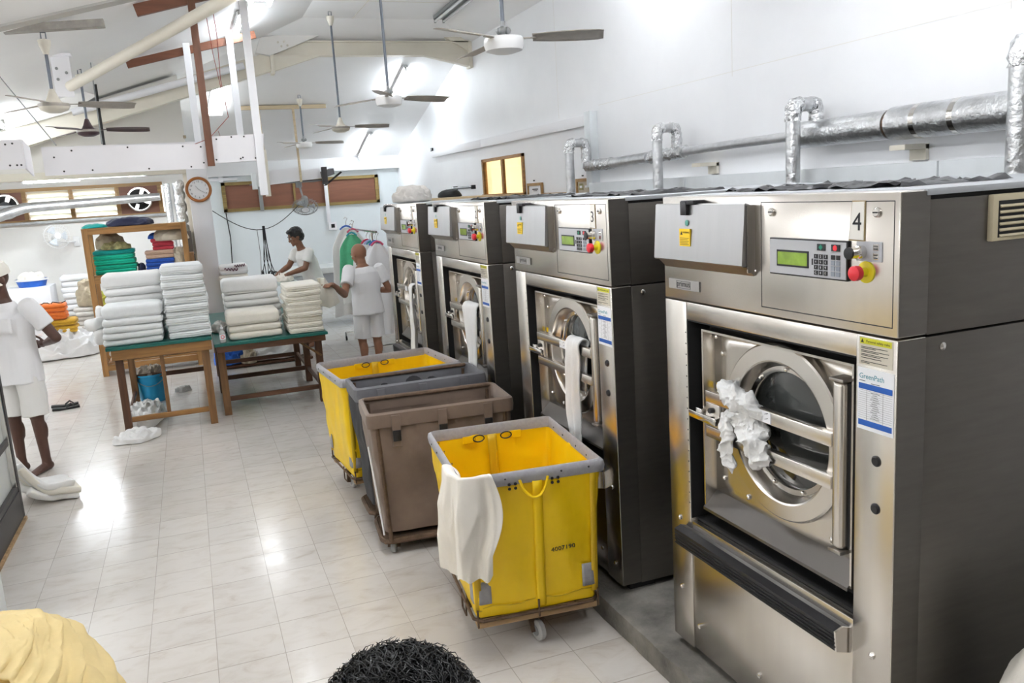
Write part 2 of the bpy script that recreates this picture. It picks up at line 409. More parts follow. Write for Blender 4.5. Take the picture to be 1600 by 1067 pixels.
# shallow seams between the ceiling boards
m = MB()
for x in (2.35, 3.55): m.bar((x, 2., ZC - .001), (x, yh, ZC - .001), .006, .004)
for y in (8.6, 10.4): m.bar((1.7, y, ZC - .001), (3.6, y, ZC - .001), .006, .004)
struct(m.build('trim_1', CREAM, smooth=0))
# right wall with the opening to the yellow-lit room
WY0, WY1, WZ0, WZ1 = 10.12, 11.72, 1.99, 2.54
m = MB(); m.box(XR, XR+.12, YN, WY0, 0, 4.4); m.box(XR, XR+.12, WY1, YF, 0, 4.4); m.box(XR, XR+.12, WY0, WY1, 0, WZ0); m.box(XR, XR+.12, WY0, WY1, WZ1, 4.4)
struct(m.build('wall_right', WALL, smooth=0))
m = MB()
for y in (3.3, 5.7, 9.0, 12.9): m.box(XR-.0015, XR+.01, y-.003, y+.003, 2.86, 4.2)
m.box(XR-.0015, XR+.01, 1.0, 8.0, 2.895, 2.90)
struct(m.build('trim_2', WALLC, smooth=0))
# trunking on the right wall
m = MB(); m.box(XR-.07, XR, 8.2, 11.6, 2.71, 2.82, .004); m.box(XR-.07, XR, 11.61, 14.17, 2.71, 2.82, .004); struct(m.build('trim_3', WPOST))
m = MB(); m.box(XR-.09, XR, 8.04, 8.18, 2.06, 2.85, .004); struct(m.build('trim_4', LEDGE))
m = MB(); m.box(XR-.14, XR, .4, 3.6, 1.7, 2.105, .006); m.box(XR-.14, XR, 3.61, 6.2, 1.7, 2.105, .006); m.box(XR-.14, XR, 6.21, 8.03, 1.7, 2.105, .006); struct(m.build('trim_5', LEDGE))
# window in the right wall
win = struct(MB().box(XR-.03, XR+.03, WY0, WY0+.05, WZ0, WZ1).box(XR-.03, XR+.03, WY1-.06, WY1, WZ0, WZ1).box(XR-.03, XR+.03, WY0, WY1, WZ1-.04, WZ1).box(XR-.05, XR+.05, WY0, WY1, WZ0, WZ0+.05).box(XR-.02, XR+.02, 10.88, 10.95, WZ0, WZ1).build('window_1', SHWX, smooth=0))
GLASS = pm('window_glass', (.95, .97, .96), .02, trans=1., ior=1.1)
MB().box(XR-.003, XR+.002, WY0+.05, 10.88, WZ0+.05, WZ1-.04).box(XR-.003, XR+.002, 10.95, WY1-.06, WZ0+.05, WZ1-.04).build('pane', GLASS, win, 0)
YROOM = pm('yellow_office_paint', (.88, .86, .78), .7)
m = MB(); m.box(5.6, 5.7, 9.6, 13.4, 1.2, 3.2); m.box(XR+.13, 5.6, 13.3, 13.4, 1.2, 3.2); m.box(XR+.13, 5.6, 9.6, 9.7, 1.2, 3.2); m.box(XR+.13, 5.6, 9.7, 13.3, 1.2, 1.25); m.box(XR+.13, 5.6, 9.7, 13.3, 3.1, 3.2)
struct(m.build('wall_office', YROOM, smooth=0))
t = thing('office_ceiling_lamp', 'warm lamp panel on the ceiling of the yellow room behind the right wall window', 'lamp', (4.9, 11.5, 3.1))
MB().box(-.3, .3, -.6, .6, -.03, 0).build('lamp_body', FIXT, t, 0)
MB().box(-.28, .28, -.58, .58, -.04, -.031).build('diffuser', pm('warm_diffuser', (1, .8, .45), .4, emit=((1., .82, .52), 8.5)), t, 0)
tag(MB().box(0, .12, -.14, .14, 0, .26, .006).build('office_equipment_box', pm('brown_carton', (.22, .17, .10), .7), loc=(4.36, 10.45, 2.0)), 'small brown box standing behind the pane of the yellow-lit window', 'box')
# far wall: brown boarded window on the right, louvres on the left
F1 = (.69, 3.72, 1.99, 2.55); F2 = (-3.9, -.34, 2.06, 2.60)
m = MB(); y0, y1 = YF, YF+.12
m.box(XL, XR, y0, y1, 0, F2[2]); m.box(XL, F2[0], y0, y1, F2[2], 4.2); m.box(F2[1], XR, y0, y1, F2[2], F2[3]); m.box(F2[0], XR, y0, y1, F2[3], 4.2)
struct(m.build('wall_far', BLUEW, smooth=0))
m = MB(); m.box(.12, XR, YF-.16, YF, 2.66, 2.96); struct(m.build('trim_6', WALL, smooth=0))
m = MB(); m.box(XL, XR, YN-.1, YN, 0, 4.6); struct(m.build('wall_near', NEARW, smooth=0))
m = MB(); m.box(XL-.1, XL, YN, YF, 0, 4.0); struct(m.build('wall_left', WALLC, smooth=0))
# white paint inside the low bay on the left: skin on the far wall under and over the louvres
m = MB(); m.box(XL, .06, YF-.012, YF, 0, F2[2]); m.box(XL, F2[0], YF-.012, YF, F2[2], 2.78); m.box(F2[1], .06, YF-.012, YF, F2[2], 2.78); m.box(F2[0], F2[1], YF-.012, YF, F2[3], 2.78)
struct(m.build('trim_7', WALLC, smooth=0))
# bulkhead between the hall and the low bay, partition, low ceiling, pillar
struct(MB().prism([(-4.1, 2.66), (.12, 2.66), (.12, zp2(.12)), (-4.1, zp2(-4.1))], lambda a, b, d: (a, d, b), 12.86, 12.98).build('wall_bulkhead', WALLC, smooth=0))
struct(MB().prism([(12.98, 2.66), (YF, 2.66), (YF, zp3(YF)), (yx, zp2(.12)), (12.98, zp2(.12)-.02)], lambda a, b, d: (d, a, b), .04, .12).build('wall_partition', WALLC, smooth=0))
struct(MB().box(XL, .06, 12.98, YF, 2.74, 2.80).build('ceiling_bay', CEIL, smooth=0))
struct(MB().box(-4.9, .12, 12.84, 13.0, 2.60, 2.70, .004).build('trim_8', CREAM))
pil = MB().box(.08, .36, 12.80, 13.05, 0, 2.66, .008); struct(pil.build('trim_9', WPOST))
struct(MB().box(.03, .09, 12.9, 13.2, 0, 2.62).build('trim_10', CREAM, smooth=0))
m = MB(); m.box(.40, 1.0, YF-.08, YF, 2.585, 2.635); m.box(.66, .74, YF-.1, YF, 2.56, 2.66); struct(m.build('trim_11', WPOST, smooth=0))
# boarded window on the far wall
w = struct(MB().box(F1[0], F1[1], YF-.05, YF, F1[2], F1[2]+.06).box(F1[0], F1[1], YF-.05, YF, F1[3]-.06, F1[3]).box(F1[0], F1[0]+.07, YF-.05, YF, F1[2], F1[3]).box(F1[1]-.07, F1[1], YF-.05, YF, F1[2], F1[3])
           .box(1.36, 1.42, YF-.04, YF, F1[2], F1[3]).box(2.02, 2.06, YF-.04, YF, F1[2], F1[3]).box(2.66, 2.71, YF-.05, YF, F1[2], F1[3]).build('window_2', OLIVEW, smooth=0))
for a, b in ((.76, 1.36), (1.42, 2.02), (2.06, 2.66), (2.71, 3.65)):
    MB().box(a, b, YF-.012, YF-.002, F1[2]+.06, F1[3]-.06).build('board', PLY, w, 0)
struct(MB().box(1.36, 1.43, YF-.07, YF-.04, 1.97, 2.6).build('trim_12', FIXG, smooth=0))
# louvre window in the low bay
w = struct(MB().box(F2[0], F2[1], YF-.06, YF+.1, F2[2]-.04, F2[2]+.02).box(F2[0], F2[1], YF-.06, YF+.1, F2[3]-.03, F2[3]+.03).build('window_3', FRAMEW, smooth=0))
m = MB()
for x in (-3.9, -2.62, -1.88, -1.12, -.40): m.box(x-.035, x+.035, YF-.05, YF+.1, F2[2], F2[3])
m.build('mullion', FRAMEW, w, 0)
LOUV = bpy.data.materials.new('frosted_louvre'); LOUV.use_nodes = True
_n = LOUV.node_tree.nodes; _l = LOUV.node_tree.links; _o = _n['Material Output']
_t = _n.new('ShaderNodeBsdfTranslucent'); _t.inputs[0].default_value = (.95, .96, .90, 1); _d = _n.new('ShaderNodeBsdfDiffuse'); _d.inputs[0].default_value = (.8, .82, .78, 1)
_m = _n.new('ShaderNodeMixShader'); _m.inputs[0].default_value = .8; _l.new(_d.outputs[0], _m.inputs[1]); _l.new(_t.outputs[0], _m.inputs[2]); _l.new(_m.outputs[0], _o.inputs[0])
for a, b in ((-2.58, -1.92), (-1.84, -1.16)):
    for k in range(5):
        z = F2[2] + .06 + k * .1
        MB().bar((a, YF+.03, z+.015), (b, YF+.03, z+.015), .135, .006, up=(0, .45, .9)).build('louvre', LOUV, w, 0)
for a, b, n in ((-1.085, -.435, 'near the pillar'), (-3.2, -2.655, 'at the left edge')):
    c = (a + b) / 2
    m = MB(); m.grid(lambda u, v: V((c + (.22 + (v if v < 1 else 1) * (max(abs(cos(2*pi*u)), abs(sin(2*pi*u))) ** -1 * .33 - .22)) * cos(2*pi*u), YF-.012, 2.33 + (.22 + v * (max(abs(cos(2*pi*u)), abs(sin(2*pi*u))) ** -1 * .27 - .22)) * sin(2*pi*u))), 48, 1, True)
    m.build('fan_board', PLY, w, 0, mods=[SOL(.012)])
    t = thing('exhaust_fan', 'exhaust fan in a brown board of the louvre window, ' + n, 'exhaust fan', (c, YF-.03, 2.33), 0, 'window exhaust fans')
    m = MB(); m.lathe([(.225, -.02), (.225, .05), (.20, .05), (.20, -.02)], (0, 0, 0), (0, 1, 0), 32, False, False); m.build('ring', CHROME, t)
    MB().lathe([(0, -.05), (.09, -.05), (.095, .04), (0, .04)], (0, 0, 0), (0, 1, 0), 18).build('motor', BLACK, t)
    for k in range(4):
        a0 = k * pi/2 + .4
        MB().grid(lambda u, v: V((cos(a0 + (u-.5)*(.9+.35*v)) * (.05+.14*v), (u-.5)*.05, sin(a0 + (u-.5)*(.9+.35*v)) * (.05+.14*v))), 4, 4).build('blade', BLACKM, t, mods=[SOL(.004)])
# concrete plinth under the washers
PX, PZ = 1.665, .12
m = MB()
m.grid(lambda u, v: V((PX + (0 if v < .34 else .012 if v < .5 else .2 if v < .8 else XR - PX) + NZ.noise(V((u*60, v*3, 0)))*.006*(v < .6), .2 + u*8.1, (0, PZ-.012, PZ, PZ)[round(v*3)] + NZ.noise(V((u*50, v*9, 4)))*.004*(0 < v < .6))), 140, 3)
struct(m.build('concrete_plinth', CONC, smooth=50), 'rough grey concrete plinth under the row of washers')
# ---------------------------------------------------------------- steel roof frame
YB = 11.95
fx = lambda a, b, d: (a, d, b)
t = thing('roof_frame', 'cream painted steel roof frame crossing below the ceiling near the far end', 'roof frame', (0, 0, 0))
MB().prism([(1.33, 4.05), (4.13, 4.05), (4.13, 4.24), (1.33, 4.24)], fx, YB-.02, YB+.02).build('tie_web', CREAM, t, 0)
MB().box(1.33, 4.13, YB-.07, YB+.07, 4.035, 4.05).box(1.33, 4.13, YB-.07, YB+.07, 4.215, 4.23).build('tie_flange', CREAM, t, 0)
MB().prism([(4.13, 3.88), (4.13, 4.05), (3.42, 4.04)], fx, YB-.06, YB+.06).build('haunch', CREAM, t, 0)
MB().prism([(4.13, 4.08), (4.13, 4.26), (3.55, 4.41), (3.55, 4.38)], fx, YB-.07, YB+.07).build('haunch', CREAM, t, 0)
MB().prism([(1.33, 3.84), (1.33, 4.05), (1.98, 4.04)], fx, YB-.06, YB+.06).build('haunch', CREAM, t, 0)
MB().prism([(1.12, 4.07), (1.30, 4.03), (2.15, 4.36), (2.15, 4.40), (1.2, 4.26)], fx, YB-.10, YB+.04).build('haunch', WALLC, t, 0)
MB().box(1.30, 1.345, YB-.09, YB+.09, 3.80, 4.06).build('stiffener', CREAM, t, 0)
MB().box(4.10, 4.145, YB-.09, YB+.09, 3.86, 4.26).build('wall_plate', CREAM, t, 0)
for x, z in ((1.42, 4.2), (1.46, 4.15), (1.50, 4.21), (1.54, 4.16)): MB().lathe([(.014, 0), (.014, .012), (0, .016)], (x, YB-.10, z), (0, -1, 0), 8).build('bolt', FANW, t)
MB().prism([(1.33, 3.86), (1.33, 4.10), (-3.2, 4.10-.286*4.53), (-3.2, 3.86-.286*4.53)], fx, YB-.02, YB+.02).build('rafter_web', CREAM, t, 0)
MB().prism([(1.33, 3.85), (1.33, 3.865), (-3.2, 3.865-.286*4.53), (-3.2, 3.85-.286*4.53)], fx, YB-.08, YB+.08).build('rafter_flange', CREAM, t, 0)
MB().prism([(-.85, 3.56), (-1.1, 3.66), (-1.9, 3.42), (-1.9, 3.18), (-1.2, 3.36)], fx, YB-.09, YB-.04).build('gusset_plate', WALLC, t, 0)
for x, z in ((-1.0, 3.68), (-1.07, 3.66), (-1.45, 3.53), (-1.53, 3.51)): MB().lathe([(.018, 0), (.018, .05), (0, .055)], (x, YB-.07, z-.04), (0, 0, 1), 8).build('bolt', FIXG, t)
# second rafter, against the bulkhead
t = thing('bulkhead_rafter', 'cream sloping beam along the top of the bulkhead wall on the left', 'beam')
MB().prism([(.12, 3.66), (.12, 3.90), (-3.4, 3.90-.30*3.52), (-3.4, 3.66-.325*3.52)], fx, 12.62, 12.855).build('web', WALLC, t, 0)
tag(MB().tube([(.95, YB-.14, 3.90), (-.1, YB-.14, 3.63), (-1.15, YB-.14, 3.36)], .045, 12).build('roof_brace_pipe', WPOST), 'white brace pipe running beside the sloping cream rafter', 'pipe')
rt_ = tag(MB().tube([(-.886, 9.3, 3.335), (3.05, 3.28, 4.352)], .05, 14).build('roof_brace_tube', CREAM), 'long diagonal cream tube under the left ceiling, up to the top edge', 'pipe')
MB().box(-1.02, -.86, 9.29, 9.31, 3.24, 3.63).box(-1.12, -.84, 9.24, 9.36, 3.61, 3.635).build('end_bracket', WPOST, rt_, 0)
for x, z in ((-.98, 3.40), (-.98, 3.50), (-.90, 3.46)): MB().lathe([(.014, 0), (.014, .012), (0, .016)], (x, 9.29, z), (0, -1, 0), 8).build('bolt', FIXG, rt_)
t = thing('near_roof_frame', 'nearer cream roof frame with a grey bottom flange, crossing the top left corner', 'roof frame', (0, 0, 0))
def zr(x): return 3.248 + .2459*(x + .902)
MB().prism([(-4.4, zr(-4.4)), (1.33, zr(1.33)), (1.33, 4.16), (-4.4, zp2(-4.4) + .10)], fx, 5.99, 6.02).build('rafter_web', WALLC, t, 0)
MB().prism([(-4.4, zr(-4.4) - .015), (1.33, zr(1.33) - .015), (1.33, zr(1.33)), (-4.4, zr(-4.4))], fx, 5.94, 6.06).build('flange', pm('grey_flange', (.50, .49, .46), .5), t, 0)
MB().prism([(1.33, 4.05), (4.13, 4.05), (4.13, 4.24), (1.33, 4.24)], fx, 5.98, 6.02).build('tie_web', CREAM, t, 0)
# ================================================================== WASHERS
W = 1.19; FX = 1.765
U = lambda u: W - u                     # u runs from the far edge of a front to its near edge
Z = lambda z: z - PZ
def make_washer():
    t = thing('industrial_washer', 'w', 'washing machine', (FX, 1.70, PZ), 0, 'front loading industrial washers in a row')
    # front frame of the lower cabinet
    m = MB(); m.box(0, .104, U(0), U(.150), Z(.155), Z(1.625), .004); m.build('left_column', STEEL, t)
    m = MB(); m.box(0, .104, U(1.039), U(1.19), Z(.155), Z(1.625), .004); m.build('right_column', STEEL, t)
    m = MB(); m.box(.002, .104, U(.1505), U(1.0385), Z(1.556), Z(1.625), .004); m.build('header', STEEL, t)
    m = MB(); m.box(.004, .09, U(.1515), U(1.0375), Z(.16), Z(.722), .004); lp = m.build('lower_panel', STEEL, t)
    for u, z in ((.19, .272), (.575, .268), (.98, .272)):
        MB().lathe([(.012, 0), (.011, .005), (.005, .008), (0, .008)], (.004, U(u), Z(z)), (-1, 0, 0), 10).build('bolt', CHROME, lp)
    # long black pull rail
    m = MB(); m.prism([(0, .605), (-.055, .622), (-.06, .69), (-.03, .70), (0, .69)], lambda a, b, d: (a + .004, d, Z(b)), U(.112), U(1.02)); r = m.build('rail', BLACK, t)
    m = MB()
    for k in range(4): m.box(-.0575, -.055, U(.114), U(1.018), Z(.630 + k*.014), Z(.634 + k*.014))
    m.build('rail_rib', BLACKM, r, 0)
    MB().prism([(0, .605), (-.055, .622), (-.06, .69), (-.03, .70), (0, .69)], lambda a, b, d: (a + .004, d, Z(b)), U(1.0205), U(1.028)).build('rail_end_cap', CHROME, r)
    # recess with the door tray
    m = MB(); m.box(.1045, .108, U(.15), U(1.04), Z(.72), Z(1.556)); m.build('recess_back', BLACKM, t, 0)
    m = MB(); m.box(.03, .104, U(.1505), U(1.0385), Z(.724), Z(.735)); m.build('recess_sill', BLACKM, t, 0)
    m = MB(); cx, cz = .645, 1.218
    def plate(u, v):
        a = 2*pi*u; s = 1 / max(abs(cos(a))/.392, abs(sin(a))/.345)
        px, pz = cos(a)*s + .60, sin(a)*s + 1.165
        qx, qz = cx + .21*cos(a), cz + .21*sin(a)
        return V((.085, U(px + (qx-px)*v), Z(pz + (qz-pz)*v)))
    m.grid(plate, 64, 3, True); pl = m.build('door_plate', STEEL, t, mods=[SOL(.004)])
    MB().box(.003, .104, U(.1502), U(.1545), Z(.736), Z(1.5558)).box(.003, .104, U(.1548), U(1.0383), Z(1.5515), Z(1.5558)).build('recess_shade_liner', BLACKM, t, 0)  # black skin over the steel sides, imitating deep shade in the recess
    m = MB(); m.box(.030, .086, U(.206), U(.214), Z(.80), Z(1.522)); m.box(.030, .086, U(.992), U(1.0), Z(.80), Z(1.522)); m.box(.030, .086, U(.2145), U(.9915), Z(1.514), Z(1.522)); m.build('tray_lip', STEEL, pl, 0)
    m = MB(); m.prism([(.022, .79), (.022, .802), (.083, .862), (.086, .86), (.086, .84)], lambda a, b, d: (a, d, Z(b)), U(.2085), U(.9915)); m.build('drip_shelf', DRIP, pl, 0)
    for u, z in ((.23, 1.49), (.95, 1.49), (.27, 1.43), (.27, .93), (.42, .90), (.86, .90), (.30, 1.32), (.93, .95)):
        MB().lathe([(.010, 0), (.010, .006), (.004, .010), (0, .010)], (.083, U(u), Z(z)), (-1, 0, 0), 10).build('bolt', CHROME, pl)
    MB().box(.0815, .083, U(.225), U(.255), Z(1.28), Z(1.305)).build('warning_sticker', STICKY, pl, 0)
    d = MB().lathe([(.312, .084), (.314, .050), (.311, .042), (.305, .037), (.252, .033), (.246, .036), (.241, .044), (.224, .085)], (0, U(cx), Z(cz)), (1, 0, 0), 72, False, False).build('door_ring', STEEL, t, 28)
    MB().lathe([(.226, .078), (.207, .080), (.203, .086), (.201, .097)], (0, U(cx), Z(cz)), (1, 0, 0), 64, False, False).build('inner_flange', CHROME, d, 40)
    MB().lathe([(.202, .094), (.16, .084), (.10, .076), (.05, .072), (0, .071)], (0, U(cx), Z(cz)), (1, 0, 0), 56, False, True).build('door_glass', GLASSD, d, 80)
    MB().lathe([(.224, .103), (0, .1035)], (0, U(cx), Z(cz)), (1, 0, 0), 40, False, True).build('drum_backing', BLACKM, d, 0)
    for k in range(9):
        a = k * 2*pi/9 + .2
        MB().lathe([(.008, 0), (.008, .008), (.003, .011), (0, .011)], (.080, U(cx + .216*cos(a)), Z(cz + .216*sin(a))), (-1, 0, 0), 8).build('bolt', CHROME, d)
    # latch frame with two bars
    g = MB().box(.004, .034, U(.262), U(.935), Z(1.250), Z(1.296), .004).box(.004, .034, U(.262), U(.935), Z(1.112), Z(1.157), .004).build('door_bar', STEEL, t)
    MB().box(.008, .030, U(.258), U(.345), Z(1.158), Z(1.249), .002).build('bar_bracket', STEEL, g)
    MB().box(-.012, .010, U(.168), U(.345), Z(1.172), Z(1.202), .003).box(.0, .07, U(.2), U(.24), Z(1.165), Z(1.215), .004).build('handle', CHROME, g)
    MB().lathe([(.011, 0), (.011, .012), (.008, .015), (0, .015)], (.008, U(.30), Z(1.222)), (-1, 0, 0), 14).build('latch_knob', SCREW, g)
    MB().box(.002, .0035, U(.575), U(.65), Z(1.254), Z(1.294)).build('symbol_sticker', PAPER, g, 0)
    m = MB()
    for k, (u, z) in enumerate(((.590, 1.283), (.590, 1.265), (.628, 1.283), (.628, 1.265))):
        m.grid(lambda a, b: V((.0012, U(u) + cos(pi*(1+2*(k > 1))*a*.5 + .5)*(.009+.002*b), Z(z) + sin(pi*a)*(.006 + .002*b))), 10, 1)
    m.build('symbol_print', INK, g, 0)
    m = MB(); m.box(.004, .062, U(.934), U(.980), Z(.925), Z(1.465), .014, None, 3); h = m.build('hinge_post', STEEL, t, 30)
    MB().box(.03, .08, U(.9805), U(.9915), Z(.93), Z(1.46)).build('hinge_gap', BLACKM, h, 0)
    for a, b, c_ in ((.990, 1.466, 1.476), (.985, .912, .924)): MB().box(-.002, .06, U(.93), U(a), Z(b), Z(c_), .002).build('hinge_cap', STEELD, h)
    # perforation row beside the opening
    m = MB()
    for k in range(17): m.lathe([(.0035, 0), (0, .0005)], (-.0002, U(.1435), Z(.80 + k*.044)), (-1, 0, 0), 6)
    m.build('edge_screw', SCREW, t, 0)
    # head
    m = MB(); m.box(0, .104, U(0), U(1.19), Z(1.630), Z(2.028), .005); hd = m.build('head_front', STEEL, t)
    for f in ((.610, .6125, 1.658, 2.004), (1.1695, 1.172, 1.658, 2.004), (.610, 1.172, 1.656, 1.659), (.610, 1.172, 2.002, 2.0045)):
        MB().box(-.0006, .001, U(f[0]), U(f[1]), Z(f[2]), Z(f[3])).build('panel_seam', SCREW, hd, 0)
    for u in (.668, 1.112):
        q = MB().lathe([(.014, 0), (.014, .006), (.010, .010), (0, .010)], (0, U(u), Z(1.973)), (-1, 0, 0), 16).build('panel_lock', CHROME, hd)
        MB().box(-.0115, -.0098, U(u)-.008, U(u)+.008, Z(1.971), Z(1.975)).build('slot', SCREW, q, 0)
    MB().box(.004, .104, -.0012, .0005, Z(1.634), Z(2.024)).build('side_shade_sheet', SIDE, t, 0)  # thin dark plates over the steel edges, standing in for their dark reflection
    MB().box(.004, .104, -.0012, .0005, Z(.158), Z(1.622)).build('side_shade_sheet', SIDE, t, 0)
    # control unit
    c = MB().box(-.010, 0, U(.667), U(1.012), Z(1.774), Z(1.892), .002).build('control_unit', BLACK, t)
    MB().box(-.0125, -.0095, U(.671), U(1.008), Z(1.779), Z(1.887)).build('face_plate', GREYPL, c, 0)
    MB().box(-.0145, -.012, U(.706), U(.854), Z(1.803), Z(1.855), .001).build('display_bezel', BLACK, c, 0)
    MB().box(-.0152, -.0142, U(.712), U(.848), Z(1.809), Z(1.849)).build('display', LCDG, c, 0)
    for n, (u, mt_, mk) in enumerate(((.909, BLACK, GRNB), (.968, BLACK, REDB))):
        k = MB().box(-.016, -.012, U(u-.017), U(u+.017), Z(1.860), Z(1.880), .001).build('start_button' if n == 0 else 'stop_button', mt_, c, 0)
        MB().lathe([(.0088, 0), (.0088, .001), (0, .001)], (-.016, U(u), Z(1.870)), (-1, 0, 0), 4 if n == 0 else 8).build('button_mark', mk, k, 0)
    for i in range(3):
        for j in range(4):
            u, z = .886 + i*.0205, 1.842 - j*.0165
            k = MB().box(-.0145, -.012, U(u-.0075), U(u+.0075), Z(z-.0065), Z(z+.0065)).build('key', BLACK, c, 0)
            text('123456789C0E'[j*3+i], .010, PAPER, k, (-.0147, U(u), Z(z)), (0, -1, 0), (0, 0, 1), 'key_print', .0001)
    for i in range(2):
        for j in range(4):
            u, z = .957 + i*.021, 1.842 - j*.0165
            MB().box(-.0145, -.012, U(u-.0075), U(u+.0075), Z(z-.0065), Z(z+.0065)).build('function_key', BLACK if j == 0 else KEYG, c, 0)
    MB().box(-.0145, -.012, U(.868), U(.872), Z(1.815), Z(1.834)).build('port', BLACK, c, 0)
    # key switch, emergency stop
    k = MB().box(-.003, 0, U(1.038), U(1.132), Z(1.836), Z(1.892), .001).build('key_switch_plate', GREYPL, t, 0)
    MB().lathe([(.019, 0), (.019, .02), (.016, .022), (.016, .045), (.012, .048)], (-.003, U(1.060), Z(1.862)), (-1, 0, 0), 20).build('key_switch', CHROME, k)
    MB().lathe([(.017, .0), (.017, .006), (.004, .007), (0, .007)], (-.048, U(1.060), Z(1.862)), (-1, 0, 0), 20).build('switch_cap', BLACK, k)
    for z in (1.877, 1.852):
        MB().box(-.0045, -.0028, U(1.101), U(1.121), Z(z-.009), Z(z+.009), .0015).build('pictogram', CHROME, k, 0)
        MB().box(-.0052, -.0044, U(1.104), U(1.118), Z(z-.006), Z(z-.003)).box(-.0052, -.0044, U(1.104), U(1.118), Z(z+.002), Z(z+.004)).build('pictogram_print', INK, k, 0)
    e = MB().lathe([(.031, 0), (.031, .004), (.027, .006), (0, .006)], (0, U(1.075), Z(1.806)), (-1, 0, 0), 28).build('emergency_stop_disc', YELB, t)
    MB().lathe([(.013, .005), (.013, .03), (.018, .034)], (0, U(1.075), Z(1.806)), (-1, 0, 0), 16).build('stop_collar', YELB, e)
    MB().lathe([(.016, .026), (.0205, .030), (.022, .038), (.021, .048), (.014, .053), (0, .054)], (0, U(1.075), Z(1.806)), (-1, 0, 0), 22).build('stop_button_head', REDB, e)
    # hopper lid
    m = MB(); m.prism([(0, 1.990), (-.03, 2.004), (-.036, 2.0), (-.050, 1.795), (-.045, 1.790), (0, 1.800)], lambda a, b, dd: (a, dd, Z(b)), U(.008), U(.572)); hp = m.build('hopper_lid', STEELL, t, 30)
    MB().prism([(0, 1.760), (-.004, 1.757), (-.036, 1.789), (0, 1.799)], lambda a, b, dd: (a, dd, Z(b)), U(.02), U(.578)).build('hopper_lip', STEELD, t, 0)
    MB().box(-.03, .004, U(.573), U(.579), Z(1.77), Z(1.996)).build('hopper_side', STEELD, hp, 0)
    q = MB().box(-.052, -.030, U(.205), U(.245), Z(1.962), Z(2.014), .003).box(-.050, .02, U(.207), U(.290), Z(2.000), Z(2.016), .003).build('latch_clip', BLACK, hp)
    MB().box(-.0485, -.0425, U(.192), U(.262), Z(1.848), Z(1.912)).build('warning_sticker', STICKY, hp, 0)
    m = MB(); m.prism([(-.008, 0), (.008, 0), (0, .014)], lambda a, b, dd: (dd, U(.203 + .004) - a, Z(1.890) + b), -.0488, -.0484)
    for k in range(5): m.box(-.0490, -.0484, U(.197), U(.255 - .008*(k % 2)), Z(1.854 + k*.0058), Z(1.8555 + k*.0058))
    m.build('sticker_print', INK, hp, 0)
    text('WARNING', .0095, INK, hp, (-.0488, U(.237), Z(1.899)), (0, -1, 0), (0, 0, 1), 'warning_text', .0002)
    MB().lathe([(.0115, 0), (0, .0004)], (-.0432, U(.235), Z(1.934)), (-1, 0, .07), 20).build('round_sticker', pm('green_round_sticker', (.10, .33, .27), .5), hp, 0)
    for u, z in ((.560, 1.93), (.575, 1.775)): MB().lathe([(.006, 0), (.005, .004), (0, .005)], (-.03 if z > 1.8 else 0, U(u), Z(z)), (-1, 0, 0), 8).build('bolt', CHROME, hp)
    # badge
    b = MB().box(-.004, 0, U(.036), U(.248), Z(1.671), Z(1.711), .002).build('badge', BADGE, t, 0)
    text('primus', .033, INK, b, (-.0042, U(.142), Z(1.694)), (0, -1, 0), (0, 0, 1), 'badge_lettering')
    m = MB()
    for s0, s1 in ((.095, .0935), (.1905, .189)): m.box(-.0048, -.004, U(s0), U(s1), Z(1.677), Z(1.705))
    m.box(-.0048, -.004, U(.095), U(.189), Z(1.677), Z(1.6782)); m.box(-.0048, -.004, U(.095), U(.189), Z(1.7038), Z(1.705)); m.build('badge_outline', INK, b, 0)
    # stickers on the right column
    s = MB().box(-.0012, 0, U(1.052), U(1.176), Z(1.539), Z(1.620)).build('safety_rules_label', LABELB, t, 0)
    MB().box(-.0018, -.001, U(1.056), U(1.172), Z(1.600), Z(1.6175)).build('label_heading', LABELY, s, 0)
    text('Personal safety rules', .0105, INK, s, (-.0019, U(1.1225), Z(1.6085)), (0, -1, 0), (0, 0, 1), 'heading_text', .0002)
    m = MB(); m.prism([(-.006, 0), (.006, 0), (0, .011)], lambda a, b, dd: (dd, U(1.0645) - a, Z(1.6035) + b), -.0022, -.0018)
    for k, ws in enumerate(((.9, .5), (.95, .6), (.92, .66), (.7,), (.9, .3))):
        for q, w_ in enumerate(ws): m.box(-.0018, -.001, U(1.060), U(1.060 + .108*w_), Z(1.5905 - k*.0105 - q*.004), Z(1.5922 - k*.0105 - q*.004))
    m.build('label_print', INK, s, 0)
    s = MB().box(-.0015, -.0003, U(1.048), U(1.183), Z(1.346), Z(1.530)).build('dosing_chart', PAPER, t, 0)
    text('GreenPath', .0215, INKT, s, (-.0018, U(1.0545), Z(1.505)), (0, -1, 0), (0, 0, 1), 'chart_heading', .0002, 'LEFT', 1.0)
    for a, b in ((1.467, 1.484), (1.358, 1.375)): MB().box(-.0021, -.0014, U(1.053), U(1.178), Z(a), Z(b)).build('blue_band', BLUEP, s, 0)
    m = MB(); m.box(-.0018, -.0014, U(1.0545), U(1.078), Z(1.4905), Z(1.4922)); m.box(-.0018, -.0014, U(1.10), U(1.132), Z(1.4865), Z(1.488))
    for k in range(14): m.box(-.0018, -.0014, U(1.053), U(1.178), Z(1.3815 + k*.0063), Z(1.3819 + k*.0063))
    for u in (1.0835, 1.1445): m.box(-.0018, -.0014, U(u), U(u + .0006), Z(1.375), Z(1.467))
    for k in range(13): m.box(-.0018, -.0014, U(1.098 + .004*(k*7 % 3)), U(1.132 - .003*(k*5 % 4)), Z(1.3838 + k*.0063), Z(1.3850 + k*.0063))
    m.build('chart_lines', INK, s, 0)
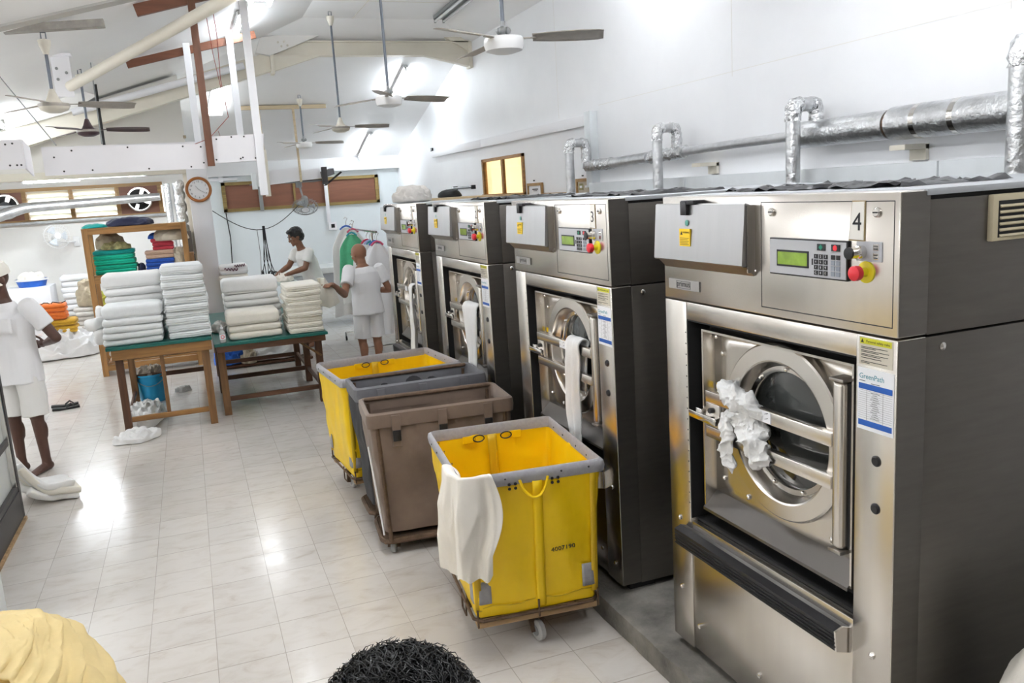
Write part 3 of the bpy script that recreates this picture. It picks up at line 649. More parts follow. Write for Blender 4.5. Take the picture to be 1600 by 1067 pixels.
    for z in (1.262, 1.117): MB().lathe([(.0165, 0), (.0165, .003), (.012, .007), (0, .007)], (0, U(1.123), Z(z)), (-1, 0, 0), 18).build('black_plug', BLACK, t)
    for u, z in ((1.12, .645), (1.12, .25), (.07, .71), (.07, .40)): MB().lathe([(.011, 0), (.010, .005), (.004, .009), (0, .009)], (0, U(u), Z(z)), (-1, 0, 0), 10).build('bolt', CHROME, t)
    # dark casing behind, in two tiers; pale top sheet
    m = MB(); m.box(.107, 1.45, 0.002, W-.002, Z(.15), Z(1.622), .003); lo = m.build('lower_casing', SIDE, t)
    m = MB(); m.box(.107, 1.45, 0.002, W-.002, Z(1.628), Z(2.0), .003); up = m.build('upper_casing', SIDE, t)
    m = MB(); m.box(.09, 1.46, -.006, W+.006, Z(2.012), Z(2.03), .002); m.build('top_sheet', GREY_M, t)
    m = MB(); m.box(.107, 1.45, .01, W-.01, Z(2.0), Z(2.012)); m.build('shadow_gap', BLACKM, t, 0)
    for y, ay in ((0.002, (0, -1, 0)), (W-.002, (0, 1, 0))):
        MB().lathe([(.012, 0), (.012, .005), (.005, .009), (0, .009)], (.165, y, Z(1.59)), ay, 10).build('side_bolt', CHROME, lo)
    v = MB().box(.320, .86, -.016, .003, Z(1.870), Z(2.000), .004).build('vent', VENT, t)
    for k in range(6): MB().bar((.345, -.016, Z(1.886 + k*.0165)), (.85, -.016, Z(1.886 + k*.0165)), .004, .013, up=(0, .7, .7)).build('vent_slat', VENT, v, 0)
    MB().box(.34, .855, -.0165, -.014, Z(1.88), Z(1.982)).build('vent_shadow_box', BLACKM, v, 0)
    m = MB()
    for a, b in ((.02, .14), (1.0, 1.17)): m.box(.05, .19, U(a), U(b), 0, Z(.156))
    m.box(.3, 1.4, .06, W-.06, 0, Z(.152)); m.build('base_foot', BLACKM, t, 0)
    return t
w4 = make_washer()
WPITCH = 1.676
washers = [w4] + [copy_tree(w4) for _ in range(3)]
wl = ['stainless steel washer numbered 4, nearest of the row, white rag jammed behind its door bars',
      'stainless steel washer numbered 3, between the nearest washer and the yellow cart',
      'stainless steel washer numbered 2, third back along the right wall behind the brown cart',
      'stainless steel washer numbered 1, farthest of the row, beside the bald man']
for k, (o, l) in enumerate(zip(washers, wl)):
    o.location = (FX, (1.70, 3.355, 5.035, 6.715)[k], PZ); o['label'] = l
    MB().prism([(1.007, 1.893), (1.068, 1.891), (1.069, 2.0055), (1.019, 2.0055)], lambda a, b, d: (d, U(a), Z(b)), -.0025, -.0003).build('number_plate_edge', TAGB, o, 0)
    tg = MB().prism([(1.010, 1.897), (1.064, 1.895), (1.066, 2.003), (1.021, 2.002)], lambda a, b, d: (d, U(a), Z(b)), -.004, -.0004).build('number_plate', TAGP, o, 0)
    text('4321'[k], .072, INK, tg, (-.0045, U(1.0405), Z(1.944)), (0, -1, 0), (0, 0, 1), 'number', .0004)
WYN = [1.70, 3.355, 5.035, 6.715]
# torn black plastic lying along the machine tops
for k, (l, y0) in enumerate((('crumpled black plastic strip on top of washer 4', 1.95), ('crumpled black plastic strip on top of washer 3', 3.5), ('crumpled black plastic strip on top of washer 2', 5.2))):
    m = MB(); m.grid(lambda u, v: V((FX + .25 + v*.5 + NZ.noise(V((u*9, v*3, k)))*.1, y0 + u*.9, 2.031 + abs(NZ.noise(V((u*16, v*7, k*3))))*.030*(1 if .02 < u < .98 else .1))), 60, 12)
    tag(m.build('black_plastic_sheet', BLACK, smooth=25), l, 'plastic sheet', 'black plastic sheets on the washer tops')
# ---------------------------------------------------------------- towels hanging on the washer doors
def hang(name, label, k, u0, w_, zt, lf, lb, seed, mat=TOWEL):
    """towel hung over the upper door bar of washer k: lf long in front, lb behind"""
    yc = WYN[k] + U(u0); bx = FX + .019; off = .034; arc = pi*off; T = lf + arc + lb
    def f(u, v):
        s = v * T
        if s < lf: d = lf - s; x, z = -off, zt - d
        elif s < lf + arc: a = (s - lf)/off; d = 0; x, z = -off*cos(a), zt + off*sin(a)
        else: d = s - lf - arc; x, z = off*.45, zt - d
        q = u - .5; wd = w_ * (1 + .25*sin(d*5 + seed) - .1*d)
        fold = sin(q*13 + seed + d*2) * min(.016, .003 + d*.06) + NZ.noise(V((q*6, d*7, seed))) * .008
        return V((bx + x + (fold if x < 0 else fold*.2) - (.006*d if x < 0 else 0), yc + q*wd + .03*sin(d*4 + seed)*min(1, d*4), z + .006*NZ.noise(V((q*9, d*4, seed)))))
    m = MB(); m.grid(f, 18, 46)
    return tag(m.build(name, mat, smooth=80, mods=[SOL(.012), SUB(1)]), label, 'towel', 'towels on washer doors')
hang('hand_towel', 'white towel hanging over the door bar of washer 3', 1, .765, .12, 1.298, .54, .25, 1.)
hang('hand_towel', 'white towel hanging over the door bar of washer 2', 2, .78, .27, 1.30, .47, .2, 2.6)
hang('hand_towel', 'white towel hanging over the door bar of washer 1', 3, .84, .12, 1.30, .58, .2, 4.1)
t = thing('cleaning_cloth', 'crumpled white rag stuffed behind the door bars of washer 4', 'cloth', (FX + .012, WYN[0] + U(.52), 1.22), 0)
def crump(q, k=0.): return ((1 - abs(NZ.noise(q*15 + V((k, 0, 0))))*2.)**3*.022 - .006) + ((1 - abs(NZ.noise(q*34 + V((0, k, 0))))*2.)**3*.010 - .003)
def bundle(path, rads, nm, k, nu=84, nv=76, flat=.6):
    P = [V(p) for p in path]; n_ = len(P) - 1
    def f(u, v):
        a = 2*pi*u; s_ = v*(n_ - .001); i = int(s_); fr = s_ - i; c_ = P[i].lerp(P[i+1], fr); r = rads[i] + (rads[i+1] - rads[i])*fr
        d = (P[i+1] - P[i]).normalized(); x = V((1, 0, 0)); y = d.cross(x).normalized(); x = y.cross(d)
        p = c_ + x*cos(a)*r*flat + y*sin(a)*r; o_ = (x*cos(a) + y*sin(a)); e = crump(p, k)*min(1, r*30)
        return p + o_*e
    m = MB(); m.grid(f, nu, nv, True); m.build(nm, TOWEL, t, 80)
bundle([(.015, .185, .085), (.0, .13, .098), (-.012, .05, .088), (-.012, -.03, .07), (-.006, -.085, .045)], [.006, .036, .046, .042, .010], 'upper_bundle', 1.)
bundle([(.02, .15, .01), (.006, .10, .005), (-.004, .03, -.005), (.0, -.04, -.015), (.01, -.10, -.01)], [.01, .035, .048, .045, .012], 'middle_bundle', 2.)
bundle([(-.02, .12, .02), (-.026, .11, -.04), (-.024, .10, -.11), (-.02, .085, -.17), (-.018, .08, -.205)], [.02, .034, .034, .024, .004], 'hanging_tail', 3., flat=.4)
bundle([(-.016, .02, .0), (-.022, -.03, -.045), (-.022, -.09, -.085), (-.016, -.135, -.105)], [.025, .048, .046, .012], 'lower_bundle', 4., flat=.5)
# ================================================================== LAUNDRY CARTS
def bag(m, w, d, H, zb, tap, N=112, rows=14, seed=0, amp=.008, thick=.02, r=.05):
    """open canvas bag: outside bottom -> rim -> inside floor"""
    rings = []
    def ring(z, ww, dd, k, t):
        out = []
        for (x, y) in rrect(ww, dd, r, N):
            q = V((x*5, y*5, z*3 + seed)); n = NZ.noise(q) * amp * k + (.5 - abs(NZ.noise(V(((x+y)*7 + z*5, (x-y)*3, z*2.5 + seed))))*2) * amp * .55 * k
            l = math.hypot(x, y) or 1
            out.append(V((x + x/l*n, y + y/l*n, z + (NZ.noise(V((x*6, y*6, seed))) * .008 if t == 0 else 0))))
        return out
    for i in range(rows + 1):
        t = i/rows; z = zb + (H - zb)*t; s = tap * (1 - t)
        rings.append(ring(z, w - s*2, d - s*2, 4*t*(1-t) + .25, t if i else 0))
    for i in range(rows + 1):
        t = 1 - i/rows; z = zb + .02 + (H - zb - .02)*t; s = tap * (1 - t)
        rings.append(ring(z, w - s*2 - thick, d - s*2 - thick, 4*t*(1-t) + .1, 1))
    m.rings(rings); return m
def rim(m, w, d, z0, z1, o=.008, th=.020, N=112, r=.055):
    prof = [(o, z0), (o + .004, (z0+z1)/2), (o, z1 - .006), (-th/2, z1 + .004), (-th, z1 - .006), (-th, z0)]
    m.rings([[V((x, y, z)) for x, y in rrect(w + 2*a, d + 2*a, r, N)] for a, z in prof], False, False); return m
def caster(parent, x, y, zt, r=.05, rz=0., mat=WHEEL):
    c = MB().box(x-.035, x+.035, y-.035, y+.035, zt-.008, zt, .002).build('caster', RUST, parent, 0)
    m = MB(); ox = .03*sin(rz); oy = -.03*cos(rz)
    for s in (-1, 1): m.bar((x + s*.021*cos(rz), y + s*.021*sin(rz), zt-.004), (x + ox + s*.021*cos(rz), y + oy + s*.021*sin(rz), r - .004), .035, .004)
    m.build('fork', RUST, c, 0)
    ax = V((cos(rz), sin(rz), 0))
    MB().lathe([(r*.86, -.016), (r, -.010), (r, .010), (r*.86, .016)], (x+ox, y+oy, r), ax, 28).build('wheel', mat, c)
    MB().lathe([(r*.5, -.0185), (r*.52, 0), (r*.5, .0185)], (x+ox, y+oy, r), ax, 18).build('hub', FIXG, c)
def yellow_cart(label, loc, rz, w, d, H, rope=True):
    t = thing('laundry_cart', label, 'laundry cart', loc, rz, 'canvas laundry carts')
    zb, tap = .185, .045
    m = MB(); bag(m, w, d, H - .01, zb, tap, seed=w*7, amp=.020, r=.03, thick=.014); bg = m.build('canvas_bag', YEL, t, 60)
    m = MB(); rim(m, w, d, H - .055, H, .006, .012, r=.018); rb = m.build('rim_band', GREYB, t, 40)
    m = MB()
    for s in (-1, 1):
        for x in [k*.05 for k in (-5.2, -2.6, 2.6, 5.2)]: m.lathe([(.005, 0), (.004, .003), (0, .004)], (x, s*(d/2 + .011), H - .022), (0, s, 0), 8)
        for y in (-.25, -.1, .1, .25): m.lathe([(.005, 0), (.004, .003), (0, .004)], (s*(w/2 + .011), y, H - .022), (s, 0, 0), 8); m.lathe([(.005, 0), (.004, .003), (0, .004)], (s*(w/2 - .024), y, H - .022), (-s, 0, 0), 8)
    m.build('rivet', SCREW, rb)
    # stitched vertical strips and lower seam
    for s in (-1, 1):
        m = MB(); m.grid(lambda u, v: V(((u-.5)*.045 + .015, s*(d/2 - tap*(1-v) + .010 + .004*sin(u*pi)), .20 + v*(H-.25))), 3, 14); m.build('seam_strip', YEL, bg, 60, mods=[SOL(.004)])
        m = MB(); m.grid(lambda u, v: V(((u-.5)*.05, s*(d/2 - .012 - tap*(1-v) - .012), .24 + v*(H-.29))), 3, 14); m.build('inner_seam_strip', YELD, bg, 60, mods=[SOL(.003)])
        m = MB(); m.tube([(-w/2 + .07 + k*(w-.14)/12, s*(d/2 - tap + .010 - .004*cos(k)), .235 + .006*sin(k*1.3)) for k in range(13)], .003, 5); m.build('stitch_line', YELD, bg)
        for e in (-1, 1):
            m = MB(); m.grid(lambda u, v: V((e*(w/2 - .052 + .0*v), s*(d/2 + .004 - tap*(1-v) * 1.), .22 + v*(H-.27))) + V((e*(u-.5)*.03, 0, 0)), 2, 12); m.build('corner_strip', YELD, bg, 60, mods=[SOL(.004)])
            # grey corner patch
            def cp(u, v):
                a = (u - .5)*2; k = .034
                x = w/2 - tap*.9 - (max(0, -a))*.08 + .007; y = d/2 - tap*.9 - max(0, a)*.08 + .007
                b = max(0, 1 - abs(a)*3) * .012
                return V((e*(x - b), s*(y - b), .255 + v*.11))
            m = MB(); m.grid(cp, 12, 3); m.build('corner_patch', GREYB, bg, 60, mods=[SOL(.005)])
    # rope handles with eyelets
    for s in (-1, 1):
        y = s*(d/2 + .014)
        pts = [(-.065 + .13*k/14, y + s*.014*sin(pi*k/14), H - .035 - .085*sin(pi*k/14)**.6) for k in range(15)]
        MB().tube(pts, .0065, 8).build('rope_handle', YEL, t)
        yi = s*(d/2 - .028)
        for e in (-1, 1):
            m = MB()
            for q in (0, 1, 2, 3): m.lathe([(.0075, 0), (.006, .004), (0, .005)], (e*(.085 + .028*(q//2)), y - s*.003, H - .050 - .020*(q % 2)), (0, s, 0), 10)
            m.build('eyelet', BLACK, t)
            mi = MB(); mi.box(e*.085, e*.16, yi - .002, yi + .002, H - .085, H - .045, .002); ip = mi.build('handle_patch', YEL, t, 0)
            MB().tube([(e*(.075 + .03*cos(a)) , yi - s*.008, H - .062 + .018*sin(a)) for a in [2*pi*k/14 for k in range(15)]], .0035, 6).build('handle_ring', BLACK, ip)
    # timber deck on a rusty frame
    W2, D2 = w/2 - tap - .01, d/2 - tap - .01; zd = .155
    for y in (-D2 + .02, D2 - .02): MB().box(-W2 - .012, W2 + .012, y - .03, y + .03, zd - .022, zd + .006, .003).build('deck_rail', PALLET, t, 0)
    for k in range(6):
        x = -W2 + .05 + k*(2*W2 - .1)/5; MB().box(x - .04, x + .04, -D2 - .005, D2 + .005, zd + .0065, zd + .022, .002).build('deck_slat', PALLET, t, 0)
    fr = [V((x, y, .176)) for x, y in rrect(2*W2 + .05, 2*D2 + .05, .03, 40)]; MB().tube(fr + [fr[0]], .008, 6).build('frame_rod', RUST, t)
    for s in (-1, 1):
        for e in (-1, 0, 1): MB().tube([(e*(W2 + .012), s*(D2 + .028), .15), (e*(W2 + .012), s*(D2 + .030), .235)], .005, 6).build('frame_upright', RUST, t)
        MB().tube([(s*(W2 + .026), -D2*.5, .20), (s*(W2 + .028), -D2*.48, .11), (s*(W2 + .028), -D2*.22, .11), (s*(W2 + .026), -D2*.2, .20)], .005, 6).build('frame_hook', RUST, t)
    for x, y, a in ((0, -D2 + .06, .25), (0, D2 - .08, .5), (-W2 + .05, .05, .1), (W2 - .05, .05, -.1)): caster(t, x, y, zd - .022, .05, a)
    return t
cy1 = yellow_cart('yellow canvas laundry cart nearest the camera, cream cloth draped on its corner', (1.335, 3.665, 0), R(-6.2), .665, .80, .87)
text('4007190', .029, INK, cy1, (.125, -.40 + .0435 - .038, .475), (1, .0, .04), (-.04, -.05, 1), 'stencil_number', .001, sx=1.15)
yellow_cart('yellow canvas laundry cart farthest back, behind the black one', (1.245, 5.925, 0), R(4.5), .88, .72, .90)
def tube_cart(name, label, loc, rz, w, d, H, mat, band, side_pipe):
    t = thing('laundry_cart', label, 'laundry cart', loc, rz, 'canvas laundry carts')
    m = MB(); bag(m, w, d, H - .01, .13, .045, seed=w*3 + H, amp=.034, thick=.018, r=.035); b = m.build('canvas_bag', mat, t, 60)
    m = MB(); rim(m, w, d, H - .080, H + .004, .009, .016, r=.03); rb = m.build('folded_rim', band, t, 40)
    m = MB()
    for s in (-1, 1): m.tube([(-w/2 + .02, s*(d/2 - .015), H - .008), (w/2 - .02, s*(d/2 - .015), H - .008)], .012, 8)
    m.build('rim_tube', RUST, t)
    for x in (-w*.32, 0., w*.32):
        for s in (-1, 1):
            st = MB().box(x-.026, x+.026, s*(d/2 + .016), s*(d/2 + .023), H - .10, H - .01, .002).build('strap', band, t, 0)
            MB().box(x-.024, x+.024, s*(d/2 + .012), s*(d/2 + .026), H - .165, H - .10, .004).build('buckle', BLACK, st)
            MB().box(x-.026, x+.026, s*(d/2 + .002), s*(d/2 + .012), H - .20, H - .16, .002).build('strap_tab', mat, st, 0)
    W2, D2 = w/2 - .025, d/2 - .015
    fr = [V((x, y, .085)) for x, y in rrect(2*W2, 2*D2, .05, 48)]; MB().tube(fr + [fr[0]], .017, 8).build('base_frame', RUST, t)
    MB().box(-W2 + .01, W2 - .01, -D2 + .01, D2 - .01, .085, .10).build('base_board', RUST, t, 0)
    for sx in (-1, 1):
        for sy in (-1, 1): MB().tube([(sx*(W2 - .045), sy*(D2 + .004), .085), (sx*(W2 - .02), sy*(D2 + .004), H - .03)], .013, 8).build('corner_post', RUST, t)
    if side_pipe: MB().tube([(-w/2 - .005 + .04*v, -d/2 + .10 - .05*v, .66 - .54*v) for v in [k/8 for k in range(9)]], .006, 6).build('white_piping', WPOST, t)
    for sx in (-1, 1):
        for sy in (-1, 1): caster(t, sx*(W2 - .07), sy*(D2 - .07), .075, .036, .3*sx, FIXG)
    return t
tube_cart('taupe', 'taupe brown canvas laundry cart with black buckles, behind the nearest yellow cart', (1.275, 4.785, 0), R(-5.), .86, .44, .87, BROWN, BROWN, True)
tube_cart('charcoal', 'charcoal grey canvas laundry cart squeezed between the brown and far yellow carts', (1.285, 5.265, 0), R(-1.5), .85, .38, .92, CHAR, CHARL, False)
# cream cloth hung over the corner of the near cart
w_, d_ = .665, .80
def corner_cloth(u, v):
    P = [(-w_/2 - .006, -d_/2 + .19), (-w_/2 - .014, -d_/2 + .08), (-w_/2 + .004, -d_/2 - .010), (-w_/2 + .07, -d_/2 - .020), (-w_/2 + .135, -d_/2 - .020)]
    s = u*3.999; i = int(s); a, b = V(P[i]), V(P[i+1]); p = a.lerp(b, s - i)
    c = V((-w_/2 + .16, -d_/2 + .2)); o = (p - c).normalized()
    L = .485 - .10*max(0, u - .55) + .02*sin(u*9); top = .10
    T = top + L; q = v*T
    if q < top: g = top - q; off = -.040 - .01*sin(u*7); z = .888 - g*.85 + .010*NZ.noise(V((u*4, v*6, 1))); pp = p + o*(off*min(1, g*22)) + o*.006
    else:
        g = q - top; k = min(1, g*6)
        cr = 1 - abs(NZ.noise(V((u*5.5, g*3 + u*2, 3))))*2
        fold = .026*k*sin(u*12.5 + g*3.5) + .030*k*cr
        flare = .030 + .05*g*(1-u)
        # the right hand part folds back under itself
        pull = V((.05*sin(min(1, g/.36)*pi)*max(0, u - .62)/.38 - .12*g*max(0, u - .55), 0)) + V((.06*g*(1-u), 0))
        pp = p + o*(flare + fold) + pull; z = .895 - g - .025*NZ.noise(V((u*6, g*3, 9)))*k
    return V((pp.x, pp.y, z))
m = MB(); m.grid(corner_cloth, 60, 56)
o = m.build('draped_cloth', CREAMC, smooth=80, mods=[SOL(.004, 1), SUB(1)]); o.location = (1.335, 3.665, 0); o.rotation_euler.z = R(-6.2)
tag(o, 'cream cloth hanging over the front corner of the nearest yellow cart', 'cloth')

# ================================================================== WORK TABLES
t = thing('work_table', 'green topped wooden table on the left, two tall towel stacks on it', 'table', (-.36, 9.2, 0), 0, 'green topped work tables')
def lb(x0, x1, y0, y1, z0, z1, name, mat, ox, oy, b=.004): return MB().box(x0-ox, x1-ox, y0-oy, y1-oy, z0, z1, b).build(name, mat, t, 0)
q = (-.36, 9.2)
lb(-.85, .088, 8.44, 9.96, .842, .872, 'tabletop', GREENT, *q)
lb(-.81, .08, 8.455, 8.485, .745, .842, 'apron', OAK, *q); lb(-.81, .08, 9.9, 9.93, .745, .842, 'apron', OAK, *q)
lb(-.81, -.78, 8.486, 9.899, .76, .842, 'apron', OAK, *q); lb(.05, .08, 8.486, 9.899, .76, .842, 'apron', OAK, *q)
for x, y, mt_ in ((-.755, 8.53, DKW), (.015, 8.52, MIDW), (-.755, 9.86, MIDW), (.01, 9.86, DKW)): MB().bar((x-q[0], y-q[1], 0), (x-q[0] - (.015 if x < -.3 else -.02)*0, y-q[1], .842), .068, .062, .004).build('leg', mt_, t, 0)
lb(-.72, -.02, 8.51, 8.545, .125, .175, 'rail', OAK, *q); lb(-.72, -.02, 9.85, 9.88, .29, .34, 'rail', DKWX, *q)
lb(-.77, -.74, 8.56, 9.83, .13, .17, 'rail', DKWX, *q); lb(0, .03, 8.55, 9.83, .13, .17, 'rail', DKWX, *q); lb(-.72, -.02, 9.84, 9.87, .52, .56, 'rail', DKWX, *q)
lb(-.40, -.365, 8.512, 8.543, .175, .745, 'strut', MIDW, *q)
t = thing('work_table', 'long green topped wooden table, right of the other one, cream towel stack at its end', 'table', (.65, 9.8, 0), 0, 'green topped work tables')
q = (.65, 9.8)
lb(.10, 1.205, 8.5, 11.1, .752, .782, 'tabletop', GREENT, *q)
lb(.12, 1.18, 8.52, 8.55, .69, .752, 'apron', DKWX, *q); lb(.12, 1.18, 11.05, 11.08, .69, .752, 'apron', DKWX, *q); lb(.12, .15, 8.55, 11.05, .69, .752, 'apron', DKWX, *q); lb(1.15, 1.18, 8.55, 11.05, .69, .752, 'apron', DKWX, *q)
for y in (8.78, 9.9, 10.94):
    for x in (.16, 1.13): MB().bar((x-q[0], y-q[1], 0), (x-q[0], y-q[1], .752), .072, .066, .004).build('leg', MIDW if (x < 1 and y < 9) else DKW, t, 0)
    lb(.197, 1.093, y-.015, y+.015, .14, .19, 'rail', DKWX, *q)
for x in (.16, 1.13):
    lb(x-.015, x+.015, 8.815, 9.865, .15, .19, 'rail', DKWX, *q); lb(x-.015, x+.015, 9.935, 10.905, .15, .19, 'rail', DKWX, *q)
MB().bar((.86-q[0], 8.755-q[1], .73), (1.15-q[0], 8.755-q[1], .50), .05, .022, .002).build('brace', MIDW, t, 0)

# ---------------------------------------------------------------- folded towels
def stack(desc, x, y0, z, w, d, hs, mat, style, group, seed=0, jit=.012, rz=0., name='folded_towel', what='white folded towel', cat='towel', n=(12, 8, 8), lab=None):
    """y0 = front edge; one object per towel, bottom first"""
    zz = z
    for i, h in enumerate(hs):
        g = {'roll': ((), .0), 'open': ((.28, .5, .74), .010), 'two': ((.5,), .012), 'edge': ((.45,), .010)}[style]
        big = h > .085
        m = MB()
        if style == 'open': gr = ((.2, .36, .55, .8) if big else (.33, .62))
        elif style == 'roll': gr = (.12,) if big else ()
        else: gr = g[0]
        m.softbox(w * (1 + rnd.uniform(-.015, .015)), d, h * 1.04, r=min(h*.5, .045), seed=seed*11 + i, n=(n[0], n[1], n[2] if not gr else 12), amp=.006, fr=6, grooves=gr, gdep=.012, gw=h*.05 if not big else h*.03, top=.006)
        o = m.build(name, mat[i] if isinstance(mat, list) else mat, smooth=70)
        o.location = (x + rnd.uniform(-jit, jit), y0 + d/2 + rnd.uniform(-jit, jit), zz); o.rotation_euler.z = rz + rnd.uniform(-.02, .02)
        tag(o, (lab[i] if lab else f'{what}, {lay(i, len(hs))} of {desc}'), cat, group)
        zz += h
    return zz
stack('front stack on the left green table', -.595, 8.50, .872, .53, .42, [.062, .062, .062, .066, .125], TOWELG, 'roll', 'folded towels on the green tables', 1)
stack('rear stack on the left green table', -.575, 8.99, .872, .54, .42, [.070]*6 + [.075, .14], TOWEL, 'roll', 'folded towels on the green tables', 2)
stack('narrow right stack on the left green table', -.105, 8.52, .872, .40, .55, [.066]*6 + [.085, .066, .066, .095], TOWELG, 'open', 'folded towels on the green tables', 3)
stack('short front stack on the long green table', .505, 8.60, .782, .52, .40, [.070, .072, .135], TOWELC, 'roll', 'folded towels on the green tables', 4)
stack('rear stack on the long green table', .545, 9.08, .782, .57, .45, [.068]*6 + [.15], TOWEL, 'roll', 'folded towels on the green tables', 5)
stack('end stack on the long green table', 1.01, 8.56, .782, .36, .52, [.054]*8 + [.062], TOWELC, 'open', 'folded towels on the green tables', 6, what='cream folded towel')
# loose towels spilling off the left stack
for k, (p, s, rz, l) in enumerate((((-.905, 8.80, .872), (.10, .26, .14), .1, 'loose white towel slumped over the left edge of the left green table, lowest'),
                                   ((-.92, 8.82, 1.005), (.16, .24, .12), -.5, 'loose white towel sticking out left of the front stack, with a pointed corner'),
                                   ((-.90, 9.06, .872), (.10, .22, .34), .2, 'bunched white towel beside the rear stack on the left green table'))):
    m = MB(); m.softbox(*s, r=.05, seed=40 + k, n=(10, 12, 8), amp=.028, fr=9); o = m.build('loose_towel', TOWEL, smooth=80, mods=[SUB(1)]); o.location = p; o.rotation_euler.z = rz
    tag(o, l, 'towel')
# spray bottle
t = thing('plastic_bottle', 'clear plastic bottle with a red label on the long green table', 'bottle', (.19, 8.56, .782))
MB().lathe([(.024, 0), (.030, .006), (.031, .09), (.027, .11), (.012, .125), (.012, .14)], n=20).build('bottle_body', pm('cloudy_plastic', (.70, .72, .70), .2, trans=.3), t)
MB().lathe([(.014, .14), (.014, .155), (.006, .160), (.005, .178), (0, .179)], n=14).build('cap', PAPER, t)
m = MB(); m.grid(lambda u, v: V((.0318*sin((u-.5)*2.2), -.0318*cos((u-.5)*2.2), .035 + v*.05)), 12, 1); lb_ = m.build('bottle_label', PAPER, t)
m = MB(); m.grid(lambda u, v: V((.0326*sin((cos(2*pi*u)*(.012 + .006*v))/.0326), -.0326*cos((cos(2*pi*u)*(.012 + .006*v))/.0326), .062 + sin(2*pi*u)*(.012 + .006*v))), 22, 1, True); m.build('label_print', REDB, lb_)
# grey rag on the left edge of the long table
def heap(name, label, cat, loc, rx, ry, h, seed, mat, rz=0., n=(44, 20), amp=.45, fr=6., group=None, edge=.3, pw=.75):
    m = MB(); m.heap(rx, ry, h, seed, n, amp, fr, edge, pw); m.bm.faces.new([v for v in m.bm.verts][:n[0]][::-1])
    o = m.build(name, mat, smooth=75, mods=[SUB(1)]); o.location = loc; o.rotation_euler.z = rz
    return tag(o, label, cat, group)
heap('grey_rag', 'crumpled grey rag on the left edge of the long green table', 'rag', (.20, 9.35, .782), .10, .13, .10, 3, TOWELO, amp=.5, fr=12)
# ---------------------------------------------------------------- under the tables
t = thing('blue_bucket', 'blue plastic bucket standing under the left green table', 'bucket', (-.59, 9.98, 0))
MB().lathe([(.125, 0), (.13, .008), (.165, .30), (.178, .305), (.180, .32), (.170, .322), (.160, .31), (.122, .02), (0, .02)], n=36, cap1=False).build('pail', BLUEB, t, 40)
MB().tube([(.176*cos(a), .176*sin(a), .30 - .10*sin(a)**2*(sin(a) < 0)) for a in [pi + pi*k/16 for k in range(17)]], .004, 6).build('bucket_handle', FIXG, t)
heap('mop_rags', 'tangled grey mop rags heaped in the blue bucket', 'rags', (-.59, 9.98, .19), .138, .138, .20, 5, CLOTHS['mop'], amp=.32, fr=26, edge=.04, pw=.35, n=(56, 24))
heap('floor_rag', 'dirty white rag in front of the near left leg of the left green table', 'rag', (-.69, 8.31, 0), .20, .15, .08, 8, TOWEL, .2, amp=.9, fr=12)
heap('floor_rag', 'long white rag trailing under the left green table toward the bucket', 'rag', (-.63, 8.98, 0), .17, .36, .17, 12, TOWEL, -.15, amp=.7, fr=11)
heap('floor_rag', 'small grey rag on the floor to the right of the blue bucket', 'rag', (-.27, 10.3, 0), .10, .07, .05, 14, TOWELO, .2, amp=.7, fr=14)
tb = thing('low_platform', 'low dark platform on the floor behind the long green table, under loose laundry', 'platform', (.75, 11.6, 0))
MB().box(-.62, .62, -.32, .32, .012, .04, .004).build('bench_top', DKWX, tb, 0)
for x in (-.58, .58):
    for y in (-.28, .28): MB().box(x-.03, x+.03, y-.03, y+.03, 0, .012).build('foot', DKW, tb, 0)
heap('blue_cloths', 'bright blue crumpled cloths on the low platform behind the long table', 'cloth', (.30, 11.45, .04), .19, .15, .22, 21, CLOTHS['brightblue'], amp=.6, fr=9)
heap('green_cloth', 'green cloth lying behind the bright blue cloths', 'cloth', (.43, 11.74, .04), .12, .10, .25, 22, CLOTHS['greenrag'], amp=.4, fr=9)
heap('white_laundry', 'long heap of white laundry on the low platform, right of the blue cloths', 'laundry', (.88, 11.55, .04), .42, .22, .27, 23, SHEET, amp=.55, fr=7, n=(64, 24))
heap('brown_cloth', 'beige and brown crumpled cloth between the blue and white laundry', 'cloth', (.55, 11.36, .04), .10, .09, .16, 24, CLOTHS['beige'], amp=.6, fr=11)
# ================================================================== SHELF UNIT
t = thing('storage_shelf', 'wooden storage shelf behind the left green table, coloured uniforms on it', 'shelf', (-.63, 12.2, 0))
for x in (-.60, .58):
    for y in (-.27, .27): MB().box(x-.035, x+.035, y-.03, y+.03, 0, 1.93, .003).build('upright', SHW, t, 0)
for z in (1.90, 1.27, .12):
    for y in (-.285, .285): MB().box(-.565, .545, y-.014, y+.014, z-.05, z+.03, .003).build('rail', SHWX, t, 0)
    for x in (-.60, .58): MB().box(x-.016, x+.016, -.24, .24, z-.05, z+.03, .003).build('side_rail', SHWX, t, 0)
MB().box(-.58, .56, -.27, .27, 1.302, 1.322).build('shelf_board', SHWX, t, 0)
MB().box(-.56, .54, -.27, .27, .152, .172).build('shelf_board', SHWX, t, 0)
G = 'folded clothes on the wooden shelf'
c = CLOTHS
stack('x', -.935, 11.98, 1.322, .50, .36, [.062, .062, .066, .062, .062], [c['green']]*4 + [c['teal']], 'edge', G, 11, name='folded_uniform', cat='uniform', lab=['green folded uniform, bottom of the left pile on the wooden shelf', 'green folded uniform, second from the bottom on the wooden shelf', 'green folded uniform, third from the bottom on the wooden shelf', 'green folded uniform, just under the teal one on the wooden shelf', 'teal folded uniform on top of the green ones on the wooden shelf'])
